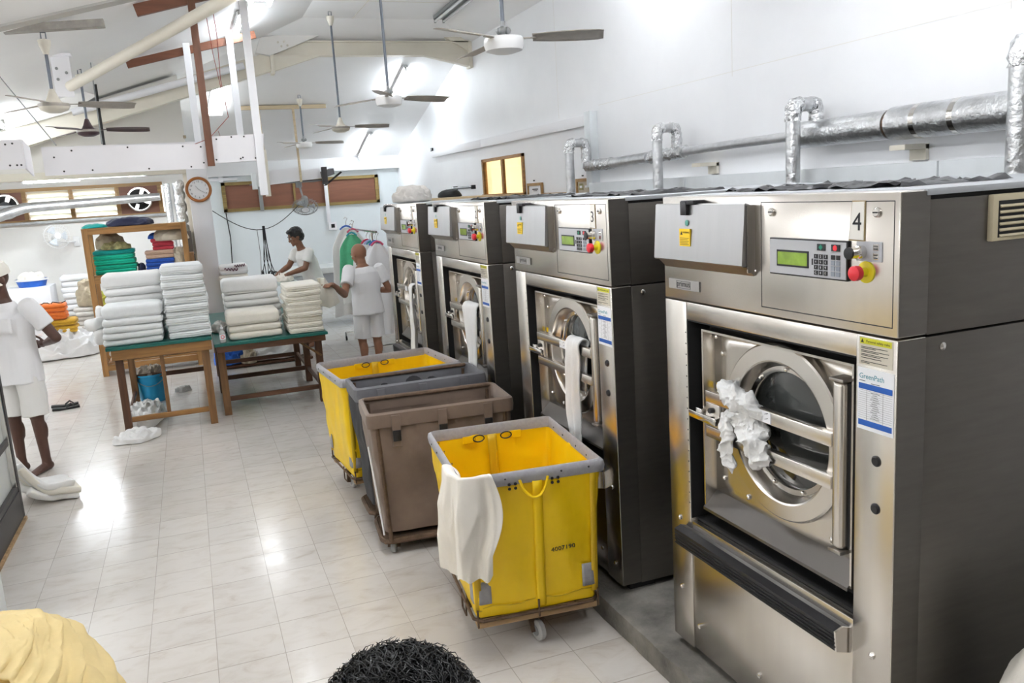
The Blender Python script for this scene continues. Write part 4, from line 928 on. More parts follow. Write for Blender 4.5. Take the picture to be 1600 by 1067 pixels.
stack('x', -.39, 11.98, 1.322, .36, .36, [.052, .052, .05, .06, .05], [c['blue']]*3 + [c['pinkbeige']]*2, 'edge', G, 12, name='folded_uniform', cat='uniform', lab=['blue folded uniform, bottom of the right pile on the wooden shelf', 'blue folded uniform, middle one of the three blue ones on the shelf', 'blue folded uniform right under the beige ones on the shelf', 'pinkish beige folded uniform lying on the blue ones', 'pinkish beige folded uniform just under the red ones'])
stack('x', -.34, 12.0, 1.586, .27, .32, [.05, .05, .05], c['red'], 'edge', G, 13, name='folded_uniform', cat='uniform', lab=['red folded uniform, lowest of the three red ones on the shelf', 'red folded uniform, middle of the three red ones on the shelf', 'red folded uniform, top of the three red ones on the shelf'])
heap('camouflage_clothes', 'crumpled camouflage clothes on top of the green uniforms', 'clothes', (-.90, 12.1, 1.636), .18, .15, .09, 31, c['camo'], amp=.6, fr=13)
heap('khaki_cloth', 'khaki cloth bunched at the back left of the wooden shelf', 'cloth', (-.98, 12.27, 1.636), .18, .12, .20, 32, c['khaki'], amp=.3, fr=6)
heap('blue_shirt', 'small blue shirt bunched on the red uniforms', 'shirt', (-.43, 12.15, 1.736), .09, .12, .07, 33, c['blue'], amp=.4, fr=12)
heap('green_shirt', 'small green shirt bunched under the beige bag on the shelf', 'shirt', (-.30, 12.08, 1.736), .09, .10, .05, 34, c['greenrag'], amp=.4, fr=12)
heap('beige_bag', 'soft beige bag on top of the right pile on the wooden shelf', 'bag', (-.25, 12.12, 1.70), .22, .20, .155, 35, c['beige'], amp=.25, fr=6)
heap('white_bag', 'wrinkled off-white cloth bag at the right end of the wooden shelf', 'bag', (-.14, 12.05, 1.322), .065, .11, .26, 36, c['beige'], amp=.3, fr=16, pw=.4)
heap('navy_cloth', 'small navy cloth between the green and blue piles on the shelf', 'cloth', (-.63, 12.1, 1.322), .05, .10, .11, 37, c['navy'], amp=.3, fr=12)
heap('navy_jacket', 'navy jacket bundled on top of the wooden shelf', 'jacket', (-.70, 12.2, 1.93), .30, .20, .10, 38, c['navy'], amp=.4, fr=6)
heap('teal_cloth', 'flat dark teal cloth on the left of the shelf top', 'cloth', (-1.12, 12.12, 1.93), .14, .22, .05, 39, c['teal'], amp=.4, fr=8)
MB_top = MB().box(-.60, .60, -.30, .30, 1.930, 1.9315)
m = MB_top; m.build('top_panel', SHWX, t, 0)
stack('lower deck of the wooden shelf, left pile', -.93, 11.96, .172, .48, .42, [.07, .07], TOWEL, 'roll', 'linen on the lower shelf deck', 14, what='white folded sheet', name='folded_sheet', cat='sheet')
stack('lower deck of the wooden shelf, right pile', -.40, 11.96, .172, .46, .42, [.07, .08], TOWEL, 'roll', 'linen on the lower shelf deck', 15, what='white folded sheet', name='folded_sheet', cat='sheet')
heap('yellow_green_bag', 'khaki bag on the low linen pile, seen left of the wooden shelf', 'bag', (-1.66, 15.45, .60), .17, .15, .42, 41, c['khaki'], amp=.25, fr=7, pw=.45)
heap('yellow_vest', 'yellow-green vest bunched beside the khaki bag, behind the shelf leg', 'vest', (-1.50, 15.25, .60), .10, .11, .24, 42, c['yellowgreen'], amp=.3, fr=9, pw=.5)
# ---------------------------------------------------------------- linen at the far left
stack('the tall pile at the far left', -1.90, 16.0, 0, .50, .42, [.10]*11, SHEET, 'roll', 'white linen piles by the far left wall', 16, what='white folded sheet', name='folded_sheet', cat='sheet', jit=.02)
stack('the low pile at the far left wall', -1.72, 15.3, 0, .42, .40, [.075]*8, TOWELO, 'roll', 'white linen piles by the far left wall', 17, what='greyish folded sheet', name='folded_sheet', cat='sheet', jit=.02)
heap('sheet_heap', 'white sheets slumped in a heap on the floor at the far left', 'sheets', (-1.98, 14.1, 0), .50, .32, .40, 51, SHEET, amp=.45, fr=8, n=(64, 24), edge=.35)
stack('x', -1.93, 13.95, .375, .40, .34, [.11, .10], c['mustard'], 'two', 'coloured linen bundles on the sheet heap', 18, name='linen_bundle', cat='bundle', lab=['mustard linen bundle lying on the white sheet heap', 'mustard linen bundle right under the orange one'])
stack('x', -2.06, 13.95, .585, .42, .34, [.12, .12], c['orange'], 'two', 'coloured linen bundles on the sheet heap', 19, name='linen_bundle', cat='bundle', lab=['orange linen bundle lying on the mustard ones', 'orange linen bundle on the very top of the coloured pile'])
tag(MB().box(-2.95, -2.25, 15.6, 16.3, 0, .98, .01).build('white_cabinet', WPOST), 'white cabinet at the far left behind the person by the machine', 'cabinet')
t = thing('laundry_basket', 'blue and white laundry basket on the white cabinet at the far left', 'basket', (-2.55, 15.95, .98))
MB().lathe([(.20, 0), (.24, .12), (.25, .125), (.23, .115), (.19, .01), (0, .01)], n=28, cap1=False).build('basket_body', CLOTHS['brightblue'], t)
MB().lathe([(.243, .10), (.252, .105), (.252, .13), (.243, .132)], n=28, cap0=False, cap1=False).build('basket_rim', PAPER, t)
heap('cream_linen', 'cream linen heaped in the laundry basket at the far left', 'linen', (-2.55, 15.95, 1.0), .205, .205, .20, 52, CREAMC, amp=.3, fr=9, edge=.03, pw=.4)
t = tag(MB().tube([(-2.30 + .05*k + .02*sin(k), 14.3, .92 + .045*abs(sin(k*1.1))) for k in range(8)], .008, 6).build('coat_hanger', BLACK), 'thin black coat hanger beside the orange linen bundle', 'hanger'); t.location = (.10, -.30, -.105)
for k, (x, y, a, l) in enumerate(((-1.53, 10.33, 1.5, 'black flip-flop on the floor, the farther of the pair'), (-1.50, 10.17, 1.45, 'black flip-flop on the floor, the nearer of the pair'))):
    t = thing('flip_flop', l, 'flip-flop', (x, y, 0), -a, 'pair of flip-flops')
    MB().grid(lambda u, v: V(((u-.5)*.085*(1 - .35*abs(v-.35)), (v-.5)*.27, .022 + .006*cos(v*6))), 6, 12).build('sole', BLACKM, t, mods=[SOL(.022, -1)])
    MB().tube([(-.035, .0, .02), (-.028, .05, .055), (0, .085, .03), (.028, .05, .055), (.035, .0, .02)], .006, 6).build('strap', BLACK, t)
# ================================================================== CEILING FANS
def ceiling_fan(label, x, y, zm, zt, a0, motor=FANW, blade=FANB, style='cone', rl=.62):
    t = thing('ceiling_fan', label, 'ceiling fan', (x, y, zm), 0, 'ceiling fans')
    dz = zt - zm
    MB().tube([(0, 0, .10), (0, 0, dz - .06)], .013, 10).build('rod', FANROD, t)
    MB().lathe([(0, dz - .17), (.02, dz - .17), (.045, dz - .10), (.05, dz - .06), (.02, dz - .05), (0, dz - .05)], n=16).build('canopy', FANW, t)
    MB().tube([(-.018, 0, dz - .07), (-.018, 0, dz), (.018, 0, dz), (.018, 0, dz - .07)], .006, 6).build('hook', FANROD, t)
    if style == 'cone':
        MB().lathe([(0, -.06), (.05, -.058), (.105, -.035), (.115, -.01), (.112, .012), (.06, .03), (.045, .06), (.018, .13), (0, .13)], n=28).build('motor', motor, t, 50)
        MB().lathe([(.118, -.012), (.12, 0), (.118, .012)], n=28, cap0=False, cap1=False).build('motor_band', FANB, t)
    else:
        MB().lathe([(0, -.075), (.06, -.072), (.115, -.055), (.125, -.02), (.125, .01), (.118, .022), (.03, .03), (0, .03)], n=28).build('motor', motor, t, 40)
        m = MB()
        for k in range(3): m.ball((.028*cos(k*2.1), .028*sin(k*2.1), .065), .024)
        m.lathe([(.016, .03), (.016, .12), (0, .12)], n=10); m.build('mount', FIXG, t)
    for k in range(3):
        a = R(a0 + k*120); M_ = M.Rotation(a, 4, 'Z')
        m = MB(); m.box(.10, .20, -.014, .014, .008, .014, 0, M_); b = m.build('blade', blade, t, 0)
        m = MB()
        def f(u, v):
            r = .18 + (rl - .18)*v; w = (.055 + .018*sin(v*pi*.9) + .012*v) * (1 if v < .97 else .85)
            yy = (u - .5)*2*w; return M_ @ V((r, yy, .012 - yy*.22 - .012*v + .008*(1-(2*u-1)**2)))
        m.grid(f, 6, 14); m.build('blade_leaf', blade, b, 60, mods=[SOL(.004)])
    return t
FXX = 1.95
ceiling_fan('white ceiling fan nearest the camera, at the top edge right of the centre', 1.973, 5.04, 3.0, ZC, -25, FANWH, FANB, 'drum')
ceiling_fan('white ceiling fan on a long rod in front of a lit tube', 1.92, 7.97, 3.0, ZC, 10, FANWH, FANB, 'drum')
ceiling_fan('cream ceiling fan under the roof frame, second from the far end', 1.99, 11.0, 3.0, ZC, -10)
ceiling_fan('farthest ceiling fan, small, above the boarded window at the far wall', 1.89, 13.8, 3.0, zceil(1.89, 13.8), -12, FANWH, FANB, 'drum')
ceiling_fan('cream ceiling fan at the upper left under a grey batten, hub above the suspended boards', -.893, 7.9, 3.0, 3.57, 12)
ceiling_fan('dark ceiling fan hanging just above the long suspended white board', -.876, 10.34, 3.0, zceil(-.87, 10.34), 2, FAND, FAND)
tag(MB().tube([(-.83, 11.6, 2.9), (-.83, 11.6, zceil(-.83, 11.6))], .016, 8).build('hanging_rod', BLACKM), 'bare dark rod hanging from the ceiling behind the dark fan', 'rod')
b0, b1 = V((-2.1, 7.9, 3.52)), V((-.43, 7.9, 3.645))
tag(MB().bar(b0, b1, .10, .06, .004).build('ceiling_batten', pm('grey_weathered_timber', (.36, .34, .31), .7, var=(12, .2)), smooth=0), 'grey weathered batten carrying the upper left ceiling fan', 'batten')
# ================================================================== LIGHTS
def tube_light(label, p0, p1, lit=True, nrm=(0, 0, -1), twin=False, fix=FIXT, w=.07, tm=None):
    """p0, p1: ends of the fixture on the ceiling"""
    p0, p1 = V(p0) - V((0, 0, .004)), V(p1) - V((0, 0, .004)); d = (p1 - p0).normalized(); n = V(nrm); n = (n - d*n.dot(d)).normalized(); s = d.cross(n)
    c = (p0 + p1)/2; L = (p1 - p0).length
    t = thing('fluorescent_light', label, 'fluorescent light', c, 0, 'fluorescent ceiling lights')
    def bx(a0, a1, s0, s1, n0, n1, nm, mt_, par=t, bev=.003):
        mm = M(((d.x, s.x, n.x, 0), (d.y, s.y, n.y, 0), (d.z, s.z, n.z, 0), (0, 0, 0, 1)))
        return MB().box(a0, a1, s0, s1, n0, n1, bev, mm).build(nm, mt_, par, 0)
    bx(-L/2, L/2, -w/2, w/2, 0, .045, 'housing', fix)
    for k in ((-1, 1) if twin else (0,)):
        o = s*(k*w*.36) + n*.072
        for e in (-1, 1): bx(e*(L/2 - .012) - .012, e*(L/2 - .012) + .012, k*w*.36 - .012, k*w*.36 + .012, .045, .092, 'lamp_holder', fix, t, .002)
        MB().tube([o - d*(L/2 - .03), o + d*(L/2 - .03)], .0165, 12).build('tube', tm or (TUBE if lit else TUBEOFF), t)
    return t
def onc(x, y, dz=.0): return (x, y, zceil(x, y) - dz)
n3 = (0, .267, -.964); n2 = (-.287, 0, -.958)
n3 = (0, -.267, -.964)
n2 = (.287, 0, -.958)
tube_light('lit fluorescent tube on the far slope of the ceiling, closest to the far wall', onc(3.34, 16.72), onc(3.34, 15.5), True, n3)
tube_light('lit fluorescent tube behind the second ceiling fan, near the right wall', onc(3.37, 13.85), onc(3.37, 12.75), True, n3)
tube_light('unlit grey fluorescent fixture at the top edge, right of the centre', (3.46, 11.15, ZC), (3.42, 9.55, ZC), False, twin=True, fix=FIXG, w=.16)
t = thing('fluorescent_light', 'lit wide fluorescent light seen between the suspended posts on the left', 'fluorescent light', onc(.68, 13.75), 0, 'fluorescent ceiling lights')
p0, p1 = V(onc(.63, 14.35)) - V(onc(.68, 13.75)), V(onc(.72, 13.15)) - V(onc(.68, 13.75))
MB().bar(p0, p1, .24, .05, .004).build('housing', FIXT, t, 0)
MB().bar(p0 - V((0, .01, .05)), p1 - V((0, .01, .05)), .21, .05, .012).build('diffuser', pm('lit_diffuser', (.9, .95, 1), .4, emit=((.93, .97, 1.), 5.)), t)
tube_light('lit fluorescent tube behind the white post at the top, left of the centre', onc(.80, 10.9), onc(.80, 9.7), True, n2)
tube_light('lit fluorescent tube at the left edge of the picture, under the left roof slope', onc(-2.0, 12.2, .0), onc(-2.0, 11.0, .0), True, n2)
tube_light('lit fluorescent light in the low bay at the far left, above the louvre window', (-2.3, 15.0, 2.74), (-1.5, 15.0, 2.74), True, twin=True, w=.16)
# unseen tubes added above and behind the frame to brighten the hall
for x, y in ((3.35, 6.6), (3.35, 3.2), (3.35, .2), (.75, 6.6), (.75, 3.2), (.75, .2), (-2.4, 8.4), (-2.6, 5.2), (-2.6, 2.0), (-3.6, 11.), (1.95, 3.4)):
    dr = .0 if y > 8 or x > 3 else .75 if y < 6 else .4
    tl = tube_light('added fluorescent fill light, unseen outside the frame', onc(x, y + .6, dr), onc(x, y - .6, dr), True, (0, 0, -1), twin=True, w=.2, tm=TUBE_FILL_DIM if x > 3 else TUBE_FILL)
    if dr:
        for e in (-.45, .45): MB().tube([(0, e, -.002), (0, e, dr + .08)], .006, 6).build('hanger_rod', FIXG, tl)
for x, y in ((-3.8, 14.5), (-1.0, 14.2)):  # extra lamps out of sight, added to brighten the far bay
    tube_light('added unseen fluorescent light filling the low bay', (x-.5, y, 2.74), (x+.5, y, 2.74), True, twin=True, w=.16)
# ================================================================== SUSPENDED BOARDS ON THE LEFT
t = thing('suspended_hood', 'white boards hung from brown and white timber posts over the left side', 'hood', (-.3, 9.3, 2.5))
q = V((-.3, 9.3, 2.5))
def L_(p): return V(p) - q
def board(pts, y, th=.012, nm='board'):
    return MB().prism([(a - q.x, b - q.z) for a, b in pts], lambda a, b, d: (a, d, b), y - q.y, y - q.y + th).build(nm, GYP, t, 0)
def screws(par, pts, y):
    for x, z in pts: MB().lathe([(.008, 0), (.008, .002), (0, .004)], (x - q.x, y - q.y, z - q.z), (0, -1, 0), 8).build('screw', SCREW, par, 0)
b = board([(-1.06, 2.45), (.24, 2.45), (.25, 2.665), (-1.06, 2.69)], 8.12); screws(b, [(-.84, 2.65), (-.98, 2.60), (-.40, 2.66), (.05, 2.65), (.2, 2.64), (-.92, 2.48), (-.70, 2.48), (.1, 2.47), (-.25, 2.47), (.21, 2.5)], 8.12)
b = board([(.30, 2.49), (.73, 2.50), (.755, 2.735), (.305, 2.725)], 8.10); screws(b, [(.34, 2.70), (.47, 2.715), (.58, 2.715), (.32, 2.52), (.53, 2.52), (.55, 2.53), (.66, 2.52), (.71, 2.52)], 8.10)
b = board([(-2.4, 2.50), (-1.16, 2.50), (-1.16, 2.73), (-2.4, 2.73)], 7.78); screws(b, [(-1.22, 2.7), (-1.27, 2.695), (-1.21, 2.53), (-1.26, 2.53), (-1.18, 2.53)], 7.78)
MB().prism([(7.79, 2.50), (8.12, 2.45), (8.12, 2.69), (7.79, 2.73)], lambda a, b, d: (d - q.x, a - q.y, b - q.z), -1.16, -1.148).build('board', GYP, t, 0)
MB().prism([(8.14, 2.45), (10.5, 2.62), (10.5, 2.86), (8.14, 2.69)], lambda a, b, d: (d - q.x, a - q.y, b - q.z), -1.07, -1.058).build('board', GYP, t, 0)
MB().prism([(8.115, 2.50), (10.5, 2.62), (10.5, 2.86), (8.115, 2.73)], lambda a, b, d: (d - q.x, a - q.y, b - q.z), .73, .742).build('board', GYP, t, 0)
board([(-1.06, 2.62), (.73, 2.62), (.73, 2.86), (-1.06, 2.86)], 10.5)
def zc(x, y): return zceil(x, y)
MB().bar(L_((.27, 8.07, 2.465)), L_((.27, 8.07, zc(.27, 8.1) - .02)), .062, .035, .003, up=(0, 1, 0)).build('post', REDWZ, t, 0)
MB().bar(L_((.70, 8.07, 2.18)), L_((.70, 8.07, zc(.7, 8.1) - .02)), .07, .03, .003, up=(0, 1, 0)).build('post', WPOST, t, 0)
for x in (.24, .72): MB().bar(L_((x, 10.56, 2.62)), L_((x, 10.56, zc(x, 10.6) - .02)), .075, .03, .003, up=(0, 1, 0)).build('post', WPOST, t, 0)
MB().bar(L_((-.41, 10.6, 3.735)), L_((1.02, 10.6, 4.065)), .04, .085, .003).build('crossbar', REDW, t, 0)
MB().bar(L_((-.187, 8.1, 3.79)), L_((1.0, 8.1, 4.09)), .05, .10, .003).build('crossbar', REDW, t, 0)
for k, (pts, l) in enumerate((([(.45, 8.4, 4.03), (.48, 8.6, 3.7), (.47, 8.7, 3.3), (.50, 8.7, 2.95), (.30, 8.65, 2.75), (.05, 8.6, 2.66)], 'thin red wire hanging in front of the brown crossbar, curving left to the board'),
                              ([(.40, 8.5, 3.85), (.42, 8.5, 3.5), (.46, 8.6, 3.2), (.45, 8.6, 3.0)], 'thin red wire with a dark end hanging beside the brown post'),
                              ([(.60, 13.3, 3.2), (.64, 13.2, 3.0), (.62, 13.1, 2.86), (.58, 13.1, 2.80)], 'thin red wire hanging below the lit wide fluorescent light'))):
    tag(MB().tube(pts, .0032, 6).build('red_wire', pm('red_wire_sheath', (.34, .05, .04), .6) if not k else MATS['red_wire_sheath']), l, 'wire')
for k, (p, r_) in enumerate((((-1.45, 8.9, 3.45), (-.95, 8.12, 2.70)), ((-.60, 8.14, 2.70), (-.70, 9.6, 3.60)))):
    tag(MB().tube([p, r_], .005, 6).build('cord' if k == 0 else 'chain', FIXG), ('thin grey cord tied to the left end of the suspended boards', 'thin chain hanging from the ceiling to the middle of the long board')[k], 'cord')
# ================================================================== HOOD OVER THE IRONING PLACE
t = thing('ironing_hood', 'pale extraction hood on thin battens in front of the boarded window', 'hood', (1.7, 14.2, 2.4)); q = V((1.7, 14.2, 2.4)); q0 = V((1.7, 14.2, 2.4))
MB().prism([(1.33, 2.40), (1.83, 2.44), (1.83, 2.66), (1.33, 2.62)], lambda a, b, d: (a - q.x, d - q.y, b - q.z), 14.1, 14.115).build('board', GYP, t, 0)
MB().prism([(1.835, 2.44), (2.16, 2.46), (2.14, 2.63), (1.835, 2.60)], lambda a, b, d: (a - q.x, d - q.y, b - q.z), 14.12, 14.135).build('board', GYP, t, 0)
MB().prism([(1.10, 2.39), (1.325, 2.36), (1.325, 2.70), (1.10, 2.58)], lambda a, b, d: (a - q.x, d - q.y, b - q.z), 14.12, 14.135).build('side_board', WPOST, t, 0)
MB().box(1.09-q.x, 2.2-q.x, 14.14-q.y, 15.2-q.y, 2.43-q.z, 2.45-q.z).build('under_tray', DGREY, t, 0)
MB().box(1.05-q.x, 1.13-q.x, 14.08-q.y, 14.14-q.y, 2.34-q.z, 2.60-q.z, .004).build('bracket', LEDGE, t, 0); MB().box(2.165-q.x, 2.25-q.x, 14.05-q.y, 14.14-q.y, 2.36-q.z, 2.64-q.z, .004).build('bracket', DGREY, t, 0)
MB().bar(L_((2.20, 14.3, 2.52)), L_((2.42, 14.6, 2.58)), .08, .10).build('arm', DGREY, t, 0)
MB().prism([(2.2, 2.34), (2.24, 2.34), (2.52, 2.54), (2.5, 2.56)], lambda a, b, d: (a - q0.x, d - q0.y, b - q0.z), 14.2, 14.26).build('stay', BLACKM, t, 0)
MB().bar(L_((1.28, 14.06, 2.22)), L_((1.28, 14.06, 2.95)), .085, .035, .003, up=(0, 1, 0)).build('post', CREAM, t, 0)
for x, zb in ((1.28, 2.95), (1.82, 2.42)): MB().bar(L_((x, 14.08, zb)), L_((x, 14.16, zceil(x, 14.1) - .04)), .035, .03, .002, up=(0, 1, 0)).build('batten', PALEW, t, 0)
MB().bar(L_((1.02, 14.16, zceil(1, 14.16) - .04)), L_((2.35, 14.16, zceil(1, 14.16) - .04)), .05, .06, .003).build('crossbar', PALEW, t, 0)
# mounted fans
def wall_fan(label, loc, face, r, mat=FANWH, mount=None, arm=V((0, .25, 0))):
    t = thing('wall_fan', label, 'fan', loc, 0); z = V(face).normalized()
    x = (V((0, 0, 1)).cross(z)).normalized(); y = z.cross(x)
    P = lambda rr, a, h: x*(rr*cos(a)) + y*(rr*sin(a)) + z*h
    m = MB()
    for rr, h in ((r, .0), (r*.98, .02), (r*.7, .055), (r*.35, .07)): m.tube([P(rr, 2*pi*k/32, h) for k in range(33)], .004, 5)
    for k in range(28): m.tube([P(r*(1 - j/5) + .02, 2*pi*k/28, .07*sin(j/5*pi*.5)) for j in range(6)], .0018, 4)
    for k in range(20): m.tube([P(r*(1 - j/4) + .03, 2*pi*k/20, -.07*sin(j/4*pi*.5)) for j in range(5)], .002, 4)
    g = m.build('cage', mat, t)
    MB().lathe([(.055, .06), (.055, .078), (0, .08)], (0, 0, 0), z, 20).build('badge_disc', PAPER, g)
    MB().lathe([(0, -.20), (.05, -.19), (.06, -.10), (.05, -.06), (.02, .03), (0, .03)], (0, 0, 0), z, 18).build('motor', mat, t)
    for k in range(3):
        MB().grid(lambda u, v: P(.04 + (r*.82 - .04)*v, k*2*pi/3 + (u-.5)*(.7 + .35*v), .02*(u-.5)), 6, 5).build('blade', pm('fan_blade_clear', (.62, .66, .70), .3) if 'fan_blade_clear' not in MATS else MATS['fan_blade_clear'], t, 60, mods=[SOL(.003)])
    MB().tube([z*-.14, z*-.16 + V((0, 0, -.10)), arm], .018, 8).build('arm', mat, t)
    m = MB(); m.box(arm.x-.05, arm.x+.05, arm.y-.03, arm.y+.0, arm.z-.09, arm.z+.09, .01); m.build('mount_plate', mat, t)
    return t
wall_fan('white wall fan on the far left wall, left of the wooden shelf', (-2.15, 16.55, 1.77), (.35, -.9, .15), .21, FANWH, arm=V((.25, .43, -.12)))
wall_fan('grey cage fan hanging below the ironing hood', (1.83, 14.0, 2.02), (-.1, -.62, -.78), .20, FIXG, arm=V((-.04, .22, .40)))
# ================================================================== PILLAR CLOCK AND FITTINGS
t = thing('wall_clock', 'round wall clock with a wooden rim on the white pillar', 'clock', (.215, 12.795, 2.362))
MB().lathe([(.145, 0), (.172, -.004), (.178, -.022), (.165, -.034), (.145, -.030), (.138, -.016)], (0, 0, 0), (0, 1, 0), 48, True, False).build('rim', pm('clock_rim_wood', (.36, .13, .03), .35, var=(20, .2)), t, 50)
f_ = MB().lathe([(.142, -.016), (0, -.0161)], (0, 0, 0), (0, 1, 0), 48, False).build('dial', PAPER, t, 0)
for k in range(12):
    a = pi/2 - (k+1)*pi/6; text(str(k+1), .036, INK, f_, (.112*cos(a), -.0175, .112*sin(a)), (1, 0, 0), (0, 0, 1), 'numeral', .0004)
for nm, a, L, w in (('hour_hand', R(125), .065, .010), ('minute_hand', R(-33), .105, .007)):
    MB().bar((0, -.019, 0), (L*cos(a), -.019, L*sin(a)), .002, w, up=(0, 1, 0)).build(nm, INK, t, 0)
tag(MB().box(-.06, .06, -.05, .05, -.17, .17, .006).build('switch_box', pm('brown_grey_box', (.14, .125, .11), .5), loc=(-.02, 12.86, 1.62)), 'brown-grey switch box on the left side of the pillar', 'box')
m = MB()
for k in range(5): m.tube([(-.07 + .03*k, 12.83, 1.46), (-.07 + .03*k + .02*sin(k), 12.84, .7), (-.06 + .025*k, 12.85, .0)], .007, 6)
tag(m.build('cable_run', BLACKM), 'dark cables running down from the switch box on the pillar', 'cables')
tag(MB().box(-.10, .04, 12.4, 12.7, 0, 1.50, .004).build('wood_panel', SHW), 'wooden panel standing between the storage shelf and the pillar', 'panel')
for k, (x, l) in enumerate(((-.25, 'left one of the two upright foil-wrapped pipes beside the pillar'), (-.10, 'right one of the two upright foil-wrapped pipes beside the pillar'))):
    x = x - .0; tag(MB().tube([(x, 15.6, .17*j) for j in range(16)], .055, 14, jit=.04).build('foil_pipe', FOIL, smooth=25), l, 'pipe', 'upright foil pipes beside the pillar')
t = thing('valve_cluster', 'crinkled foil wrapped valves on the wall left of the pillar', 'valves', (-.035, 13.10, 2.2))
m = MB()
m.tube([(.02*sin(k*1.9), .02*cos(k*1.7), .30 - .05*k) for k in range(16)], [.045 + .022*abs(sin(k*1.3)) for k in range(16)], 12, True, .12)
m.build('foil_wrap', FOIL, t, 25)
MB().box(-.05, .03, -.09, -.03, -.42, -.30, .01).build('gauge_box', FIXG, t)
t = thing('insulated_pipe', 'thick foil insulated pipe running across the louvre window', 'pipe', (0, 16.4, 2.3))
MB().tube([(-4.6, -.6, -.32), (-3.1, -.3, -.18), (-2.55, 0, -.01), (-1.4, 0, .02), (-.39, 0, .05)], [.10, .10, .085, .075, .07], 16, jit=.03).build('foil_jacket', FOILS, t, 40)
MB().tube([(-4.6, .1, .0), (-2.6, .0, .02)], .03, 8).build('inner_pipe', SILVERP, t)
tag(MB().tube([(-4.6, YF-.1, 2.02), (-.34, YF-.1, 2.03)], .028, 10).build('sill_pipe', SILVERP), 'thin grey pipe along the sill of the louvre window', 'pipe')
# far wall fittings
t = thing('wall_socket', 'small white socket box on the far wall with conduit above', 'socket', (2.72, YF - .02, 1.58))
MB().box(-.08, .08, -.05, .015, -.08, .08, .006).build('box', WPOST, t); MB().box(-.035, .035, -.055, -.049, -.03, .045).build('outlet', BLACK, t, 0)
MB().box(-.10, -.03, -.05, -.034, .08, 1.03, .002).build('conduit', WPOST, t)
tag(MB().tube([(.72, YF-.04, 1.98), (.75, YF-.04, 1.5), (.72, YF-.04, .95), (.78, YF-.04, .5)], .011, 6).build('wall_cable', BLACKM), 'thin dark cable running down the far wall below the boarded window', 'cable')
pts = [V((.37, 13.0, 2.05)).lerp(V((1.78, 14.0, 2.10)), k/16) + V((0, 0, -.36*sin(pi*k/16))) for k in range(17)]
tag(MB().tube(pts, .006, 6).build('sagging_cable', BLACKM), 'sagging cable slung below the hood, tools hanging from its middle', 'cable')
t = thing('iron_cables', 'bundle of black iron cables hanging beside the ironing worker', 'cables', (1.10, 13.52, 1.60))
for k in range(6):
    s = (k - 2.5)/2.5
    MB().tube([(.015*s, 0, .14), (.02*s, 0, -.02), (.05*s + .02*cos(k*3), .03*cos(k), -.35), (.10*s + .03*(k % 2), .04*sin(k*2), -.60 - .05*(k % 3))], .0065, 6).build('cable', BLACK, t)
MB().tube([(-.10, 0, .12), (-.09, 0, -.3), (-.12, .02, -.66)], .006, 6).build('cable', FIXG, t)
MB().box(-.02, .02, -.02, .02, .13, .17, .004).build('hook', BLACK, t)
# ================================================================== IRONING PLACE
t = thing('ironing_table', 'pale ironing table in front of the worker bending over it', 'table', (1.13, 12.6, 0))
MB().box(-.24, .24, -.55, .65, .955, 1.0, .01).build('padded_top', pm('pale_green_pad', (.60, .67, .64), .8), t)
for x in (-.20, .20):
    for y in (-.5, .6): MB().box(x-.025, x+.025, y-.025, y+.025, 0, .955).build('leg', FIXG, t, 0)
heap('ironed_garment', 'cream garment crumpled under the ironing worker\'s hands', 'garment', (1.19, 12.2, 1.0), .12, .13, .10, 61, CREAMC, amp=.6, fr=10)
for k, (x, l) in enumerate(((.97, 'black iron on the ironing table, the left one'), (1.07, 'black iron on the ironing table, the middle one, beside the cables'), (1.10, 'black iron on the ironing table, by the worker\'s hands'))):
    t = thing('clothes_iron', l, 'iron', (x, (12.95, 12.75, 12.5)[k], 1.0), .4*k, 'clothes irons')
    m = MB(); m.rings([[V((xx*s_, yy*s_, zz)) for xx, yy in ((-.05, -.09), (.05, -.09), (.055, 0), (.03, .09), (0, .13), (-.03, .09), (-.055, 0))] for s_, zz in ((1, 0), (1, .02), (.9, .05), (.5, .07))]); m.build('body', BLACK, t)
    MB().tube([(0, -.07, .06), (0, -.075, .11), (0, -.02, .125), (0, .05, .11), (0, .06, .06)], .013, 8).build('handle', BLACK, t)
t = thing('side_cabinet', 'dark cabinet behind the pillar carrying the printed linen bundles', 'cabinet', (.55, 12.75, 0))
MB().box(-.16, .30, -.2, .2, 0, .62, .005).build('body', DGREY, t, 0); MB().box(-.14, .06, -.206, -.199, .05, .58).box(.08, .28, -.206, -.199, .05, .58).build('door', FIXG, t, 0)
tag(MB().box(-.15, .20, -.15, .15, 0, .20, .012).build('green_crate', CLOTHS['greenrag'], loc=(.54, 12.72, .62)), 'dark green crate on the cabinet behind the pillar', 'crate')
heap('yellow_flowered_cloth', 'yellow patterned cloth on the green crate behind the pillar', 'cloth', (.50, 12.72, .82), .15, .14, .22, 63, CLOTHS['yellowgreen'], amp=.4, fr=14, pw=.4)
PRINT = CLOTHS['maroonprint']
stack('x', .54, 12.55, 1.02, .40, .34, [.11, .14], [CREAMC, SHEET], 'two', 'linen bundles behind the pillar', 27, name='linen_bundle', cat='bundle', lab=['cream linen bundle behind the pillar, under the white printed one', 'white linen bundle with maroon squiggles on top of the cream one behind the pillar'])
m = MB()
for k, (a, b) in enumerate((((.42, 1.22), (.60, 1.20)), ((.56, 1.25), (.70, 1.26)))):
    m.tube([(a[0] + (b[0]-a[0])*j/14, 12.542, a[1] + (b[1]-a[1])*j/14 + .02*sin(j*1.9)) for j in range(15)], .008, 6)
bundle = [o for o in bpy.data.objects if o.get('label', '').startswith('white linen bundle with maroon')][0]
